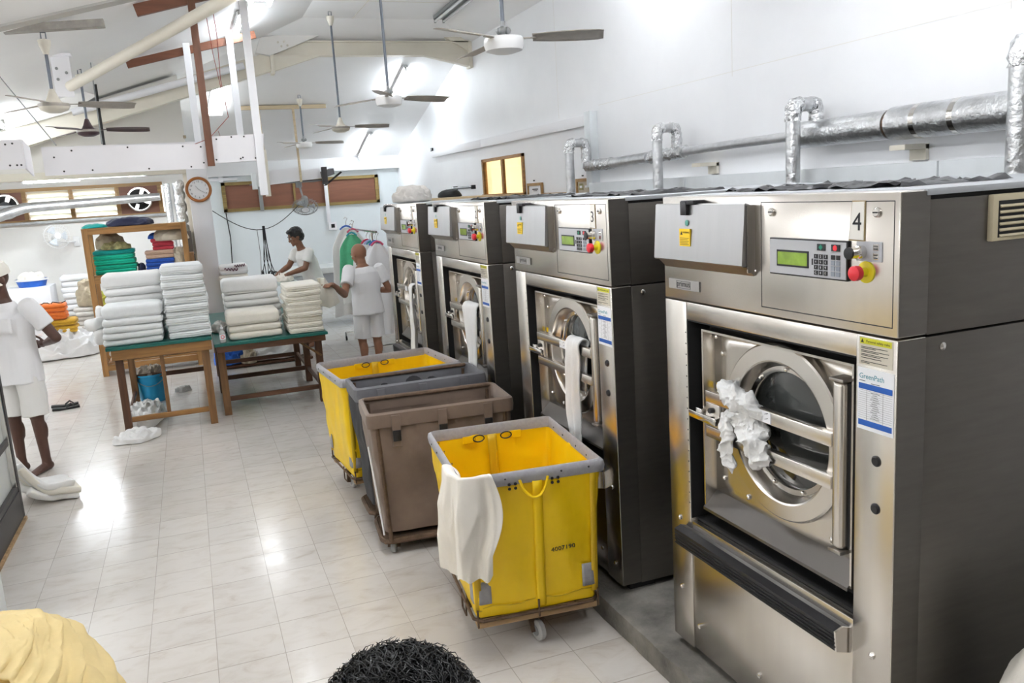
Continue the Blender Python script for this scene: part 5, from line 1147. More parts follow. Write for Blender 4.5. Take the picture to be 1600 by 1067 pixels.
m_ = m.build('printed_squiggle', pm('maroon_print', (.12, .03, .06), .7)); m_.parent = bundle; bpy.context.view_layer.update(); m_.matrix_parent_inverse = bundle.matrix_world.inverted()
# flatwork table under the far wall
t = thing('flatwork_table', 'long grey metal flatwork table near the far wall, white top edge', 'table', (2.35, 14.4, 0))
MB().box(-.85, 1.0, -.45, .5, .42, .90, .006).build('body', GREY_M, t); MB().box(-.87, 1.02, -.47, .52, .905, 1.0, .006).build('top', PANELW, t); MB().box(-.85, 1.0, -.43, .45, .39, .42).build('bottom_rail', BLACKM, t, 0)
for x in (-.8, .95):
    for y in (-.38, .42): MB().box(x-.03, x+.03, y-.03, y+.03, 0, .39).build('leg', FIXG, t, 0)
# garment rack
t = thing('garment_rack', 'chrome garment rack on castors with white uniforms, behind the bald man', 'clothes rack', (2.25, 11.5, 0)); q = (2.22, 11.5)
for y in (-.55, .95):
    MB().tube([(0, y, .12), (0, y, 1.66)], .014, 10).build('upright', CHROME, t)
    MB().tube([(-.22, y, .12), (.22, y, .12)], .014, 10).build('foot_bar', CHROME, t)
    for x in (-.22, .22):
        MB().tube([(x, y, .125), (x, y - .015, .055)], .012, 8).build('caster_stem', FIXG, t); MB().lathe([(.02, -.012), (.035, -.01), (.035, .01), (.02, .012)], (x, y - .02, .035), (1, 0, 0), 16).build('caster_wheel', BLACK, t)
MB().tube([(0, -.86, 1.66), (0, .96, 1.66)], .014, 10).build('top_rail', CHROME, t); MB().tube([(0, -.55, .30), (0, .95, .30)], .012, 8).build('lower_rail', CHROME, t)
def garment(label, y, mat, ht, w, lean=0., seed=0, x=2.22, hc=None, zt=1.53):
    t = thing('hanging_garment', label, 'garment', (x, y, 0), lean, 'garments on the rack')
    def f(u, v):
        a = 2*pi*u; s = min(1, v*7); ww = w*(.25 + .75*s**.7)*(1 + .12*v); dp = .045*(.5 + .5*s)*(1 + .5*v)
        fold = (.012 + .03*v)*sin(a*5 + seed + v*2)
        return V((ww/2*cos(a) + fold*cos(a), dp*sin(a) + fold*.6*sin(a), zt - .10*(abs(cos(a))**1.5)*s*(1-v*.6) - ht*v + .01*NZ.noise(V((a, v*4, seed)))))
    m = MB(); m.grid(f, 44, 22, True); m.build('cloth_body', mat, t, 80, mods=[SUB(1)])
    hm = hc or FIXG
    MB().tube([(-w*.20, 0, zt - .015), (-w*.10, 0, zt + .022), (0, 0, zt + .035), (w*.10, 0, zt + .022), (w*.20, 0, zt - .015)], .015, 6).build('hanger', hm, t)
    MB().tube([(0, 0, zt + .02), (0, 0, zt + .09), (.03, 0, zt + .14), (0, 0, zt + .155), (-.02, 0, zt + .14)], .005, 6).build('hanger_hook', CHROME, t)
HC = [pm('hanger_' + n, cc, .35) for n, cc in (('pink', (.70, .12, .22)), ('blue', (.06, .16, .55)), ('teal', (.03, .33, .38)), ('lilac', (.42, .45, .75)), ('red', (.55, .05, .10)))]
for k, (y, mt_, h_, w_g, l) in enumerate(((10.76, UNI, 1.18, .40, 'white coat nearest on the garment rack, directly behind the bald man'), (10.88, UNI, 1.16, .40, 'second white coat on the garment rack, blue hanger'), (11.04, UNIC, 1.15, .40, 'third white coat on the garment rack, teal hanger'),
        (11.2, UNI, 1.12, .40, 'fourth white coat on the garment rack, lilac hanger'), (11.42, UNI, 1.1, .40, 'fifth white coat on the garment rack, red hanger'))):
    garment(l, y, mt_, h_, w_g, .1*sin(k*2), k*1.3, 2.27, HC[k], 1.50)
garment('bright green garment hanging on the far half of the garment rack', 11.75, c['garment_green'], .70, .36, .1, 9., 2.13, HC[2], 1.60)
garment('cream garment behind the green one on the garment rack', 12.02, UNIC, 1.0, .40, -.15, 12., 2.20, HC[0], 1.64)
garment('bulky cream coat at the far end of the garment rack', 12.3, UNIC, 1.25, .46, .15, 15., 2.16, HC[1], 1.68)
# ================================================================== WASHER TOP CLUTTER, RIGHT WALL
heap('grey_linen_heap', 'grey-white linen heaped on top of washer 1', 'linen', (1.99, 7.63, 2.03), .17, .17, .13, 71, TOWELO, amp=.5, fr=11, pw=.5)
t = thing('open_cabinet', 'pale wooden cabinet behind the washers, its top edge showing', 'cabinet', (3.5, 10.6, 0))
for k in (0, 1): MB().box(-.20, .25, -1.02 + k*2.0, -.98 + k*2.0, 0, 2.0).build('side', SHW, t, 0)
MB().box(-.22, .27, -1.04, 1.04, 2.0, 2.035, .003).build('top', pm('pale_plywood', (.62, .46, .27), .6, var=(9, .1)), t, 0)
for z in (.4, 1.0, 1.5): MB().box(-.19, .25, -.975, .975, z, z+.025).build('shelf', SHWX, t, 0)
MB().box(-.215, -.20, -.975, .975, 1.88, 1.998).build('front_rail', SHWX, t, 0)
heap('black_cloth', 'small black cloth folded on top of the pale wooden cabinet', 'cloth', (3.45, 11.2, 2.035), .16, .22, .10, 72, BLACKM, amp=.2, fr=6)
t = thing('black_rail', 'black rail on the right wall above the pale wooden cabinet', 'rail', (XR, 12.6, 2.16))
MB().tube([(-.07, -.5, 0), (-.07, .5, 0)], .018, 8).build('bar', BLACK, t)
for y in (-.45, .45): MB().box(-.07, 0, y-.02, y+.02, -.03, .03, .004).build('bracket', BLACK, t)
def notice(label, y0, y1, z0, z1, kind):
    t = thing('notice_frame', label, 'picture frame', (XR - .005, (y0+y1)/2, (z0+z1)/2), 0, 'wooden notice frames on the right wall'); hy, hz = (y1-y0)/2, (z1-z0)/2
    m = MB(); e = .035
    m.box(-.025, 0, -hy, hy, hz-e, hz).box(-.025, 0, -hy, hy, -hz, -hz+e).box(-.025, 0, -hy, -hy+e, -hz+e, hz-e).box(-.025, 0, hy-e, hy, -hz+e, hz-e); m.build('frame', FRAMEW, t, 0)
    MB().box(-.01, 0, -hy+e, hy-e, -hz+e, hz-e).build('sheet', PAPER if kind == 0 else CLOTHS['beige'], t, 0)
    if kind == 0:
        MB().box(-.012, -.009, -hy+e+.02, hy-e-.02, -hz+e+.01, -.02).build('yellow_block', STICKY, t, 0); MB().box(-.012, -.009, -.09, .09, hz-.085, hz-.07).box(-.012, -.009, -.06, .06, hz-.10, hz-.092).build('print', INK, t, 0)
    else:
        for a in (-1, 1):
            for b, mt_ in ((.05, CLOTHS['camo'] if a > 0 else CLOTHS['beige']), (-.05, CLOTHS['pinkbeige'] if a > 0 else CLOTHS['khaki'])):
                c_ = MB().box(-.014, -.009, a*.065-.05, a*.065+.05, b-.035, b+.035).build('card', mt_, t, 0); MB().box(-.016, -.0135, a*.065-.03, a*.065+.03, b-.012, b+.012).build('card_label', PAPER, c_, 0)
    MB().lathe([(.008, 0), (.008, .02), (0, .02)], (-.01, 0, hz + .03), (-1, 0, 0), 8).build('nail', SCREW, t)
notice('framed notice with a yellow lower half on the right wall, beside the yellow window', 9.55, 10.02, 1.90, 2.15, 0)
notice('framed board of small cards on the right wall, behind the first foil riser', 8.22, 8.58, 1.88, 2.16, 1)
tag(MB().box(XR-.06, XR, 8.66, 9.5, 1.985, 2.02).build('wall_shelf', FRAMEW, smooth=0), 'thin brown wooden ledge between the two framed notices', 'ledge')
tag(MB().box(XR-.03, XR, 14.27, 14.36, 2.82, 2.88, .003).build('sensor_box', BLACK), 'tiny black box on the right wall at the left end of the trunking', 'box')
tag(MB().box(-.02, .02, -.01, .03, -.02, .02, .004).build('cable_clip', CLOTHS['khaki'], loc=(.12, 12.83, 3.1)), 'small brown fitting high on the bulkhead corner', 'fitting')
# steam pipe with foil risers
MX, MZ = 3.99, 2.335
def crinkle(pts, r, nm, par, n=16, jit=.13, mat=FOIL):
    P = [V(p) for p in pts]; pts = [P[i].lerp(P[i+1], k/3) for i in range(len(P)-1) for k in range(3)] + [P[-1]]
    return MB().tube(pts, r, n, True, jit).build(nm, mat, par, 28)
t = thing('steam_pipe', 'long foil lagged pipe along the right wall above the washers', 'pipe', (MX, 5, MZ))
MB().tube([(0, y - 5, .002) for y in (.3, 1.5, 2.6, 3.9)], .098, 24).build('thick_lagging', FOILS, t)
MB().tube([(0, y - 5, 0) for y in (3.93, 4.3, 4.72)], .088, 24).build('thick_lagging', FOILS, t)
MB().tube([(0, 3.90 - 5, 0), (0, 3.93 - 5, 0)], .080, 24).build('bare_joint', RUST, t)
for y in (3.02, 3.42, 3.68): MB().tube([(0, y - 5, .002), (0, y + .035 - 5, .002)], .0995, 24).build('foil_band', CHROME, t)
MB().tube([(0, 4.72 - 5, 0), (0, 5.4 - 5, -.005), (0, 6.2 - 5, -.02)], [.035, .034, .034], 14).build('bare_pipe', SILVERP, t)
crinkle([(0, 6.15 + .08*k - 5, -.02 - .002*k) for k in range(8)], .055, 'crinkled_wrap', t)
MB().tube([(0, 6.75 - 5, -.035), (0, 7.5 - 5, -.05)], .05, 16).build('smooth_lagging', FOILS, t)
crinkle([(0, 7.45 + .07*k - 5, -.05) for k in range(9)], .055, 'crinkled_wrap', t)
for y in (3.85, 5.95): MB().box(-.03, .155, y-5-.06, y-5+.06, -.155, -.125).box(.13, .155, y-5-.06, y-5+.06, -.22, -.13).build('wall_bracket', CREAM, t, 0)
for k, (y, r, l) in enumerate(((2.95, .055, 'foil wrapped riser at the right edge of the picture'), (4.57, .047, 'tall foil wrapped riser above washer 4, over the pipe joint'), (6.28, .042, 'foil wrapped riser between washers 3 and 4, second from the left'), (8.03, .047, 'foil wrapped riser farthest left, in front of the framed cards'))):
    t = thing('foil_riser', l, 'pipe', (3.80, y, 1.7), 0, 'foil wrapped pipe risers')
    zt = .82 if k else .92
    MB().tube([(0, 0, -1.7), (0, 0, zt - .06)], r, 18).build('upright', FOILS, t)
    crinkle([(0, 0, zt - .10), (0, 0, zt - .03), (.02, 0, zt), (.06, 0, zt + .005)], r*1.1, 'elbow', t)
    MB().tube([(.05, 0, zt + .003), (.15, 0, zt + .006)], r*.95, 16).build('arm', FOILS, t)
    crinkle([(.13, 0, zt + .005), (.18, 0, zt), (.192, 0, zt - .05), (.192, 0, zt - .12), (.192, 0, zt - .20)], r*1.05, 'elbow', t)
# ================================================================== PEOPLE
def capsule(m, a, b, ra, rb, n=14):
    a, b = V(a), V(b); z = (b - a).normalized(); L = (b - a).length
    pr = [(ra*sin(k*pi/12), -ra*cos(k*pi/12)) for k in range(1, 7)] + [(ra, 0), (rb, L)] + [(rb*cos(k*pi/12), L + rb*sin(k*pi/12)) for k in range(1, 6)]
    m.lathe(pr, a, z, n)
def loft(m, rings_, side=V((1, 0, 0)), n=24):
    """rings_: (centre, rx, ry); closed tube with flat ends"""
    out = []; P = [V(r[0]) for r in rings_]
    for i, (c_, rx, ry) in enumerate(rings_):
        d = (P[min(i+1, len(P)-1)] - P[max(i-1, 0)]).normalized(); x = (side - d*side.dot(d)).normalized(); y = d.cross(x)
        out.append([P[i] + x*rx*cos(2*pi*k/n) + y*ry*sin(2*pi*k/n) for k in range(n)])
    m.rings(out)
def fuse(m, vox, it, name, mat, parent, wr=None, seed=0):
    o = m.build('tmp_fuse', mat, None, 0)
    r = o.modifiers.new('r', 'REMESH'); r.mode = 'VOXEL'; r.voxel_size = vox
    s = o.modifiers.new('s', 'SMOOTH'); s.factor = .5; s.iterations = it
    bpy.context.view_layer.update()
    me = bpy.data.meshes.new_from_object(o.evaluated_get(bpy.context.evaluated_depsgraph_get()))
    bpy.data.objects.remove(o)
    me.name = name; me.materials.clear(); me.materials.append(mat)
    if wr:
        nr = [v.normal.copy() for v in me.vertices]
        for v, nn in zip(me.vertices, nr):
            q = V((v.co.x, v.co.y, v.co.z*.55)) * wr[1] + V((seed, 0, 0))
            v.co += nn * (wr[0] * ((1 - abs(NZ.noise(q))*2.4) * .6 + NZ.noise(q*2.2)*.5))
    me.polygons.foreach_set('use_smooth', [True]*len(me.polygons))
    o = bpy.data.objects.new(name, me); C.objects.link(o); o.parent = parent
    return o
def hand(m, wrist, fwd, nrm, thumb, curl=.35, s=1.):
    """palm, five separate bent fingers; nrm = back of the hand, thumb = side the thumb leaves"""
    w = V(wrist); f = V(fwd).normalized(); t = V(thumb); t = (t - f*t.dot(f)).normalized(); n = V(nrm); n = (n - f*n.dot(f) - t*n.dot(t)).normalized()
    m.ball(w + f*.045*s, (.044*s, .036*s, .017*s), 2, M(((f.x, t.x, n.x, 0), (f.y, t.y, n.y, 0), (f.z, t.z, n.z, 0), (0, 0, 0, 1))))
    capsule(m, w, w + f*.04*s, .024*s, .026*s, 10)
    for k, (off, L) in enumerate(((.030, .070), (.010, .080), (-.010, .074), (-.029, .058))):
        p = w + (f*.080 + t*off)*s; d = f + t*off*2.5
        for j, l in enumerate((.45, .32, .25)):
            d = (d - n*curl*(.6 + .5*j)).normalized(); e = p + d*L*l*s; capsule(m, p, e, (.0098 - .0008*j)*s, (.0090 - .0008*j)*s, 8); p = e
    p = w + (f*.022 + t*.026)*s; d = (f*.7 + t*.8).normalized()
    for j, l in enumerate((.036, .030, .024)):
        e = p + d*l*s; capsule(m, p, e, .0115*s, .0098*s, 8); p = e; d = (d + f*.35 - n*curl*.6).normalized()
def foot(m, ank, fwd, s=1.):
    a = V(ank); f = V(fwd).normalized(); x = V((f.y, -f.x, 0)); z0 = a.z
    loft(m, [(a + V((0, 0, .02)), .034*s, .040*s), (a - V((0, 0, .02)), .036*s, .044*s), (V((a.x, a.y, .035)) - f*.01, .034*s, .05*s)], x)
    loft(m, [(V((a.x, a.y, .033)) - f*.055, .022*s, .028), (V((a.x, a.y, .034)) - f*.03, .032*s, .034), (V((a.x, a.y, .036)) + f*.05, .036*s, .034), (V((a.x, a.y, .024)) + f*.12, .044*s, .022), (V((a.x, a.y, .017)) + f*.165, .040*s, .015)], x)
    for k in range(5): capsule(m, V((a.x, a.y, .016)) + f*.15 + x*(-.032 + .016*k)*s, V((a.x, a.y, .013)) + f*(.195 - .010*abs(k - 1))*1. + x*(-.036 + .018*k)*s, .012*s if k else .014*s, .0105*s, 8)
def person(name, label, loc, rz, J, skin, uni, hair=None, vox=.0065, wr=(.006, 9.), s=1., sleeve=.62, hem=None, seed=0, shorts=True, handargs=None, feet=(V((0, 1, 0)), V((0, 1, 0))), tw=1., shortmat=None):
    t = thing(name, label, 'person', loc, rz)
    j = {k: V(v) for k, v in J.items()}
    hip, ch, nk, hd, face = j['hip'], j['chest'], j['neck'], j['head'], j['face'].normalized()
    m = MB(); up = (nk - ch).normalized(); mid = hip.lerp(ch, .5)
    loft(m, [(hip - V((0, 0, .10)), .13*tw, .10*tw), (hip, .165*tw, .115*tw), (mid, .145*tw, .10*tw), (ch, .17*tw, .112*tw), (ch + up*.11, .16*tw, .095*tw), (ch + up*.17, .09, .07), (nk, .055, .055)])
    capsule(m, nk - up*.03, hd + V((0, 0, -.05)) - face*.02, .055, .052)
    hk = 1.10; hu = V((0, 0, 1)); hu = (hu - face*hu.dot(face)).normalized(); hs = face.cross(hu)
    HM = M(((hs.x*hk, face.x*hk, hu.x*hk, 0), (hs.y*hk, face.y*hk, hu.y*hk, 0), (hs.z*hk, face.z*hk, hu.z*hk, 0), (0, 0, 0, 1)))
    H = lambda x, y, z: hd + (hs*x + face*y + hu*z)*hk
    m.ball(H(0, -.010, .018), (.074, .093, .090), 3, HM); m.ball(H(0, .022, -.040), (.058, .066, .068), 3, HM)
    m.ball(H(0, .075, -.088), (.022, .018, .016), 2, HM)                       # chin
    m.ball(H(0, .092, -.020), (.012, .020, .020), 2, HM); m.ball(H(0, .085, .002), (.008, .014, .024), 2, HM); m.ball(H(0, .098, -.030), (.016, .013, .009), 2, HM)   # nose
    m.ball(H(0, .078, -.062), (.024, .014, .007), 2, HM); m.ball(H(0, .079, -.053), (.026, .012, .006), 2, HM)   # lips
    for e in (-1, 1):
        m.ball(H(e*.075, -.008, -.012), (.011, .020, .032), 2, HM)             # ears
        m.ball(H(e*.034, .072, .022), (.022, .014, .008), 2, HM)               # brow
        m.ball(H(e*.042, .060, -.022), (.022, .016, .016), 2, HM)              # cheek
    for S, sx in (('L', -1), ('R', 1)):
        sh, el, wr_ = j['sh' + S], j['el' + S], j['wr' + S]
        m.ball(sh, .050*tw, 2); capsule(m, sh, el, .050*tw, .041); capsule(m, el, el.lerp(wr_, .35), .042, .041); capsule(m, el.lerp(wr_, .35), wr_, .041, .027)
        ha = (handargs or {}).get(S, dict(fwd=wr_ - el, nrm=(sx, 0, .2), thumb=(0, 1, 0)))
        hand(m, wr_, **ha)
        kn, an, hp = j['kn' + S], j['an' + S], j['hp' + S]
        capsule(m, hp, kn, .082*tw, .056); capsule(m, kn, an, .052, .036); m.ball(kn.lerp(an, .32) - V(feet[sx > 0])*.016, (.052, .054, .11), 2)
        foot(m, an, feet[sx > 0])
    b = fuse(m, vox, 4, 'body', skin, t)
    # eyes
    for e in (-1, 1):
        MB().ball(H(e*.033, .0745, .004), .0125, 2).build('eye', EYEW, b); MB().ball(H(e*.033, .0845, .003), .0058, 2).build('iris', INK, t)
        m = MB(); m.grid(lambda u, v: H(e*(.016 + .036*u), .089 - .022*u*u, .026 + .007*sin(u*2.6) + .006*v), 6, 1); m.build('eyebrow', HAIR, t, mods=[SOL(.006)])
    MB().tube([H(x_, .0925 - 6*x_*x_, -.058 - 3*x_*x_) for x_ in (-.022, -.011, 0, .011, .022)], [.001, .002, .002, .002, .001], 6).build('mouth', LIP, t)
    # shirt
    m = MB(); g = 1.12; hz = j.get('hem', hip - V((0, 0, .14)))
    loft(m, [(hz, .188*tw, .150*tw), (hip, .180*tw, .142*tw), (mid, .168*tw, .128*tw), (ch, .188*tw, .130*tw), (ch + up*.10, .178*tw, .112*tw), (ch + up*.155, .13*tw, .085), (nk - up*.035, .078, .072)], n=28)
    for S in 'LR':
        sh, el = j['sh' + S], j['el' + S]; d = (el - sh)
        m.ball(sh - V((0, 0, .004)), .070*tw, 2); loft(m, [(sh - d*.12, .062*tw, .062*tw), (sh, .069*tw, .069*tw), (sh + d*sleeve*.5, .069*tw, .069*tw), (sh + d*sleeve, .070*tw, .066*tw)], V((0, 0, 1)) if abs(d.normalized().z) < .8 else V((1, 0, 0)), 20)
    sh_ = fuse(m, vox, 3, 'shirt', uni, t, wr, seed)
    if shorts:
        m = MB(); loft(m, [(hip + V((0, 0, .06)), .155*tw, .115*tw), (hip, .166*tw, .120*tw), (hip - V((0, 0, .12)), .162*tw, .118*tw)])
        for S, sx in (('L', -1), ('R', 1)):
            hp, kn = j['hp' + S], j['kn' + S]
            loft(m, [(hp + V((0, 0, .06)), .080*tw, .10*tw), (hp, .085*tw, .105*tw), (hp.lerp(kn, .5), .090*tw, .098*tw), (hp.lerp(kn, .97), .094*tw, .094*tw)])
        fuse(m, vox, 3, 'shorts', shortmat or uni, t, (wr[0]*.8, wr[1]), seed + 3)
    t['_h'] = 0; del t['_h']
    return t, H, HM, j, b, sh_
# ---- bald man at the far end of the tables, seen from behind
tb, H, HM, j, b, sh_ = person('person', 'bald man in white shirt and shorts seen from behind, reaching for the cream towel stack', (1.875, 9.72, 0), R(10), dict(
    hip=(0, 0, .86), chest=(-.0, .02, 1.13), neck=(-.01, .035, 1.335), head=(-.02, .085, 1.455), face=(-.35, 1, -.45), hem=(0, -.01, .745),
    shL=(-.185, .02, 1.275), elL=(-.335, -.18, 1.03), wrL=(-.555, -.455, 1.185), shR=(.185, .02, 1.265), elR=(.275, -.03, 1.01), wrR=(.20, .19, .99),
    hpL=(-.09, 0, .80), hpR=(.09, 0, .80), knL=(-.10, .02, .46), knR=(.09, .03, .46), anL=(-.09, -.01, .075), anR=(.085, .0, .075)),
    SKIN1, UNI, s=1., wr=(.008, 8.), handargs=dict(L=dict(fwd=(-.7, -.6, .15), nrm=(.3, -.2, 1), thumb=(-.5, .7, .1), curl=.5), R=dict(fwd=(-.3, 1, 0), nrm=(.8, .2, .4), thumb=(-.2, 0, 1), curl=.4)), tw=1.03)
# cloth held in his hand
m = MB(); m.grid(lambda u, v: V((1.235 + u*(.10 + .16*v) + .015*sin(v*7 + u*4), 9.16 + .05*sin(u*6 + v*2) + .03*v, 1.275 - v*.36*(1 - .35*abs(u - .35)) + .02*sin(u*5)*v)), 16, 18)
tag(m.build('towel_corner', TOWELC, smooth=80, mods=[SOL(.008), SUB(1)]), 'cream towel hanging from the bald man\'s hand at the end of the long table', 'towel')
# ---- ironing worker
t2, H, HM, j, b, sh_ = person('person', 'dark haired worker in cream uniform bending over the ironing table', (1.64, 12.38, 0), R(112), dict(
    hip=(0, 0, .95), chest=(0, .085, 1.24), neck=(.0, .17, 1.455), head=(.0, .235, 1.615), face=(.22, 1, -.42), hem=(0, -.01, .80),
    shL=(-.18, .14, 1.385), elL=(-.20, .24, 1.17), wrL=(-.07, .455, 1.10), shR=(.18, .15, 1.385), elR=(.20, .28, 1.19), wrR=(.085, .49, 1.13),
    hpL=(-.09, 0, .88), hpR=(.09, 0, .88), knL=(-.09, .10, .48), knR=(.09, .10, .48), anL=(-.09, .13, .075), anR=(.09, .13, .075)),
    SKIN3, UNIC, wr=(.008, 8.), handargs=dict(L=dict(fwd=(.35, 1, -.45), nrm=(-.3, .3, 1), thumb=(1, 0, .2), curl=.4), R=dict(fwd=(-.25, 1, -.4), nrm=(.3, .3, 1), thumb=(-1, 0, .2), curl=.4)))
m = MB(); m.ball(H(0, -.022, .038), (.084, .096, .086), 3, HM); m.ball(H(0, -.05, .0), (.078, .066, .085), 3, HM); m.ball(H(-.01, .045, .085), (.062, .040, .028), 2, HM)
hr = fuse(m, .007, 2, 'hair', HAIR, t2, (.010, 26.), 3)
# ---- worker at the left edge
t3, H, HM, j, b, sh_ = person('person', 'barefoot worker in white shirt and long shorts at the left edge, elbow bent out', (-1.455, 7.80, 0), R(146), dict(
    hip=(0, 0, .93), chest=(0, .01, 1.22), neck=(.0, .03, 1.475), head=(.01, .065, 1.635), face=(.25, 1, -.25), hem=(0, 0, .775),
    shL=(-.21, .005, 1.40), elL=(-.345, -.085, 1.125), wrL=(-.13, -.20, 1.06), shR=(.20, .02, 1.40), elR=(.28, .06, 1.13), wrR=(.15, .26, 1.1),
    hpL=(-.10, 0, .86), hpR=(.10, 0, .86), knL=(-.12, .015, .48), knR=(.10, .02, .48), anL=(-.115, -.015, .078), anR=(.085, .035, .078)),
    SKIN2, UNI, wr=(.010, 7.), tw=1.08, shortmat=UNIC, feet=(V((.0, 1, 0)), V((.12, 1, 0))), handargs=dict(L=dict(fwd=(1, -.1, -.1), nrm=(0, -1, .2), thumb=(0, .2, 1), curl=.4), R=dict(fwd=(-.5, .8, 0), nrm=(.5, .5, .6), thumb=(0, .2, 1), curl=.4)))
m = MB(); m.grid(lambda u, v: V((-.10 + (u-.5)*.13, .158 + .0*v, 1.20 + v*.13)), 4, 4); pk = m.build('shirt_pocket', UNI, t3, mods=[SOL(.006)])
m = MB()
m.rings([[H(.094*cos(2*pi*k/24)*r_, .112*sin(2*pi*k/24)*r_ - .01, z_) for k in range(24)] for r_, z_ in ((1, .025), (1.0, .07), (.85, .11), (.5, .125), (.05, .128))], False, True); cp_ = m.build('cap', CREAMC, t3)
m = MB(); m.grid(lambda u, v: H((.05 + .075*v)*cos(pi*u)*1.55, .07 + (.045 + .085*v)*sin(pi*u), .035 - .03*v*abs(cos(pi*u)) - .02*v), 18, 5); m.build('cap_brim', CREAMC, cp_, mods=[SOL(.006)])
m = MB()
for k in range(2): m.tube([H(-.09 + .02*k, .02, .10), H(-.10 + .02*k, .0, .17), H(-.085 + .02*k, -.03, .215), H(-.07, -.06, .20)], .006, 6)
m.build('black_strap', BLACK, cp_)
# ---- seated person in the foreground, only the hair in view
t4, H, HM, j, b, sh_ = person('person', 'person in the foreground, only the top of a black haired head in view', (.245, 1.10, 0), 0, dict(
    hip=(0, 0, .52), chest=(0, .05, .80), neck=(0, .10, 1.03), head=(-.008, .19, 1.148), face=(.1, 1, -.35), hem=(0, 0, .42),
    shL=(-.19, .07, .965), elL=(-.24, .18, .72), wrL=(-.14, .40, .60), shR=(.19, .07, .965), elR=(.24, .18, .72), wrR=(.14, .40, .60),
    hpL=(-.10, .02, .50), hpR=(.10, .02, .50), knL=(-.13, .44, .50), knR=(.13, .44, .50), anL=(-.13, .42, .078), anR=(.13, .42, .078)),
    SKIN3, UNIC, tw=1., handargs=dict(L=dict(fwd=(.2, 1, -.3), nrm=(0, .3, 1), thumb=(1, 0, 0)), R=dict(fwd=(-.2, 1, -.3), nrm=(0, .3, 1), thumb=(-1, 0, 0))))
m = MB(); m.ball(H(0, -.018, .040), (.108, .120, .100), 4, HM); m.ball(H(0, -.06, -.01), (.098, .080, .10), 3, HM)
hr = fuse(m, .006, 2, 'hair', HAIR, t4, (.012, 30.), 5)
m = MB(); rr = random.Random(3)
for k in range(5200):
    a, zz = rr.uniform(0, 2*pi), rr.uniform(-.55, 1); r_ = math.sqrt(max(0, 1 - zz*zz))
    n_ = V((r_*cos(a), r_*sin(a), zz)); p = V((n_.x*.112, n_.y*.124 - .018, n_.z*.106 + .04)) + n_*.002
    tg_ = V((rr.uniform(-.8, .8), -1.1 + rr.uniform(-.45, .45), .2)) ; tg_ = (tg_ - n_*tg_.dot(n_)).normalized(); b_ = n_.cross(tg_)
    L = rr.uniform(.040, .075); ph = rr.uniform(0, 6.28); cw = rr.uniform(.002, .007); hl = rr.uniform(.006, .017)
    pts = []
    for q in range(6):
        s_ = q/5; pp = p + tg_*L*s_ + b_*cw*sin(ph + s_*7) + n_*(hl*sin(s_*pi*.9) + cw*.6*cos(ph + s_*7)); pts.append(H(pp.x, pp.y, pp.z))
    m.tube(pts, [.0006, .0012, .0013, .0012, .0009, .0003], 5, False)
m.build('hair_locks', HAIR, hr, 60)
MB().tube([H(-.030, .02, .158), H(-.010, .01, .163), H(.012, .012, .163), H(.020, -.006, .160)], [.002, .0035, .003, .002], 6).build('hair_clip', CREAMC, hr)
st = thing('stool', 'low wooden stool under the seated person in the foreground', 'stool', (.245, 1.06, 0))
MB().lathe([(.17, 0), (.18, .01), (.18, .03), (.17, .035), (0, .035)], (0, 0, .355), n=28).build('seat', OAK, st)
for k in range(4):
    a = pi/4 + k*pi/2; MB().bar((.15*cos(a), .15*sin(a), 0), (.11*cos(a), .11*sin(a), .355), .03, .03).build('leg', MIDW, st, 0)
# ================================================================== LEFT FOREGROUND
t = thing('linen_machine', 'white panelled linen machine with a dark frame at the left edge', 'machine', (-1.335, 5.75, 0))
MB().box(-.95, -.03, -.83, .76, .24, 1.03, .006).build('body', PANELW, t)
MB().box(-.90, -.10, -.80, .72, 0, .24).build('plinth', BLACKM, t, 0)
for y in (-.80, .78): MB().box(-.055, .0, y-.03, y+.03, .0, 1.06, .004).build('frame_post', DGREY, t, 0)
MB().box(-.030, .0, .70, .715, .26, 1.0, .002).build('steel_strip', CHROME, t, 0)
for z in (.24, .585, 1.035): MB().box(-.05, -.004, -.769, .749, z-.02, z+.02, .003).build('frame_rail', DGREY, t, 0)
MB().box(-.05, -.0, -.769, .749, .0, .215, .003).build('kick_plate', DGREY, t, 0)
MB().box(.0005, .018, -.80, .78, .0, .02).build('floor_strip', PALLET, t, 0)
MB().bar((-.02, .76, 1.02), (-.25, .90, 1.10), .05, .04).build('tray_arm', DGREY, t, 0)
tag(MB().box(-.55, .0, -.5, .48, 0, .37, .02).build('white_tub', PANELW, loc=(-1.155, 4.42, 0)), 'corner of a white tub at the lower left edge, in front of the white machine', 'tub')
def foldtow(u, v):
    s = v*1.0; x = -.06 + .40*s; base = .0
    return V((x, (u - .5)*(.30 - .05*s), base))
t = thing('floor_towel', 'white towel dumped on the floor against the end of the white machine', 'towel', (-1.36, 6.86, 0), R(18))
for k, (w0, L0, z0, h0, x0) in enumerate(((.36, .33, .03, .10, -.02), (.33, .37, .085, .22, -.05), (.26, .34, .135, .20, -.05))):
    m = MB(); m.grid(lambda u, v: V((x0 + L0*v + .02*sin(u*5 + k), (u - .5)*w0*(1 - .15*v) + .03*sin(v*4 + k), z0*(.35 + .65*min(1, 2.2 - 1.4*v)) + h0*max(0, 1 - v*2.2)**1.5 + .012*sin(u*7 + v*3 + k) + .01*NZ.noise(V((u*4, v*4, k))))), 20, 24)
    m.build(('lower_layer', 'middle_layer', 'upper_layer')[k], (TOWEL, TOWELC, TOWEL)[k], t, 80, mods=[SOL(.05), SUB(1)])
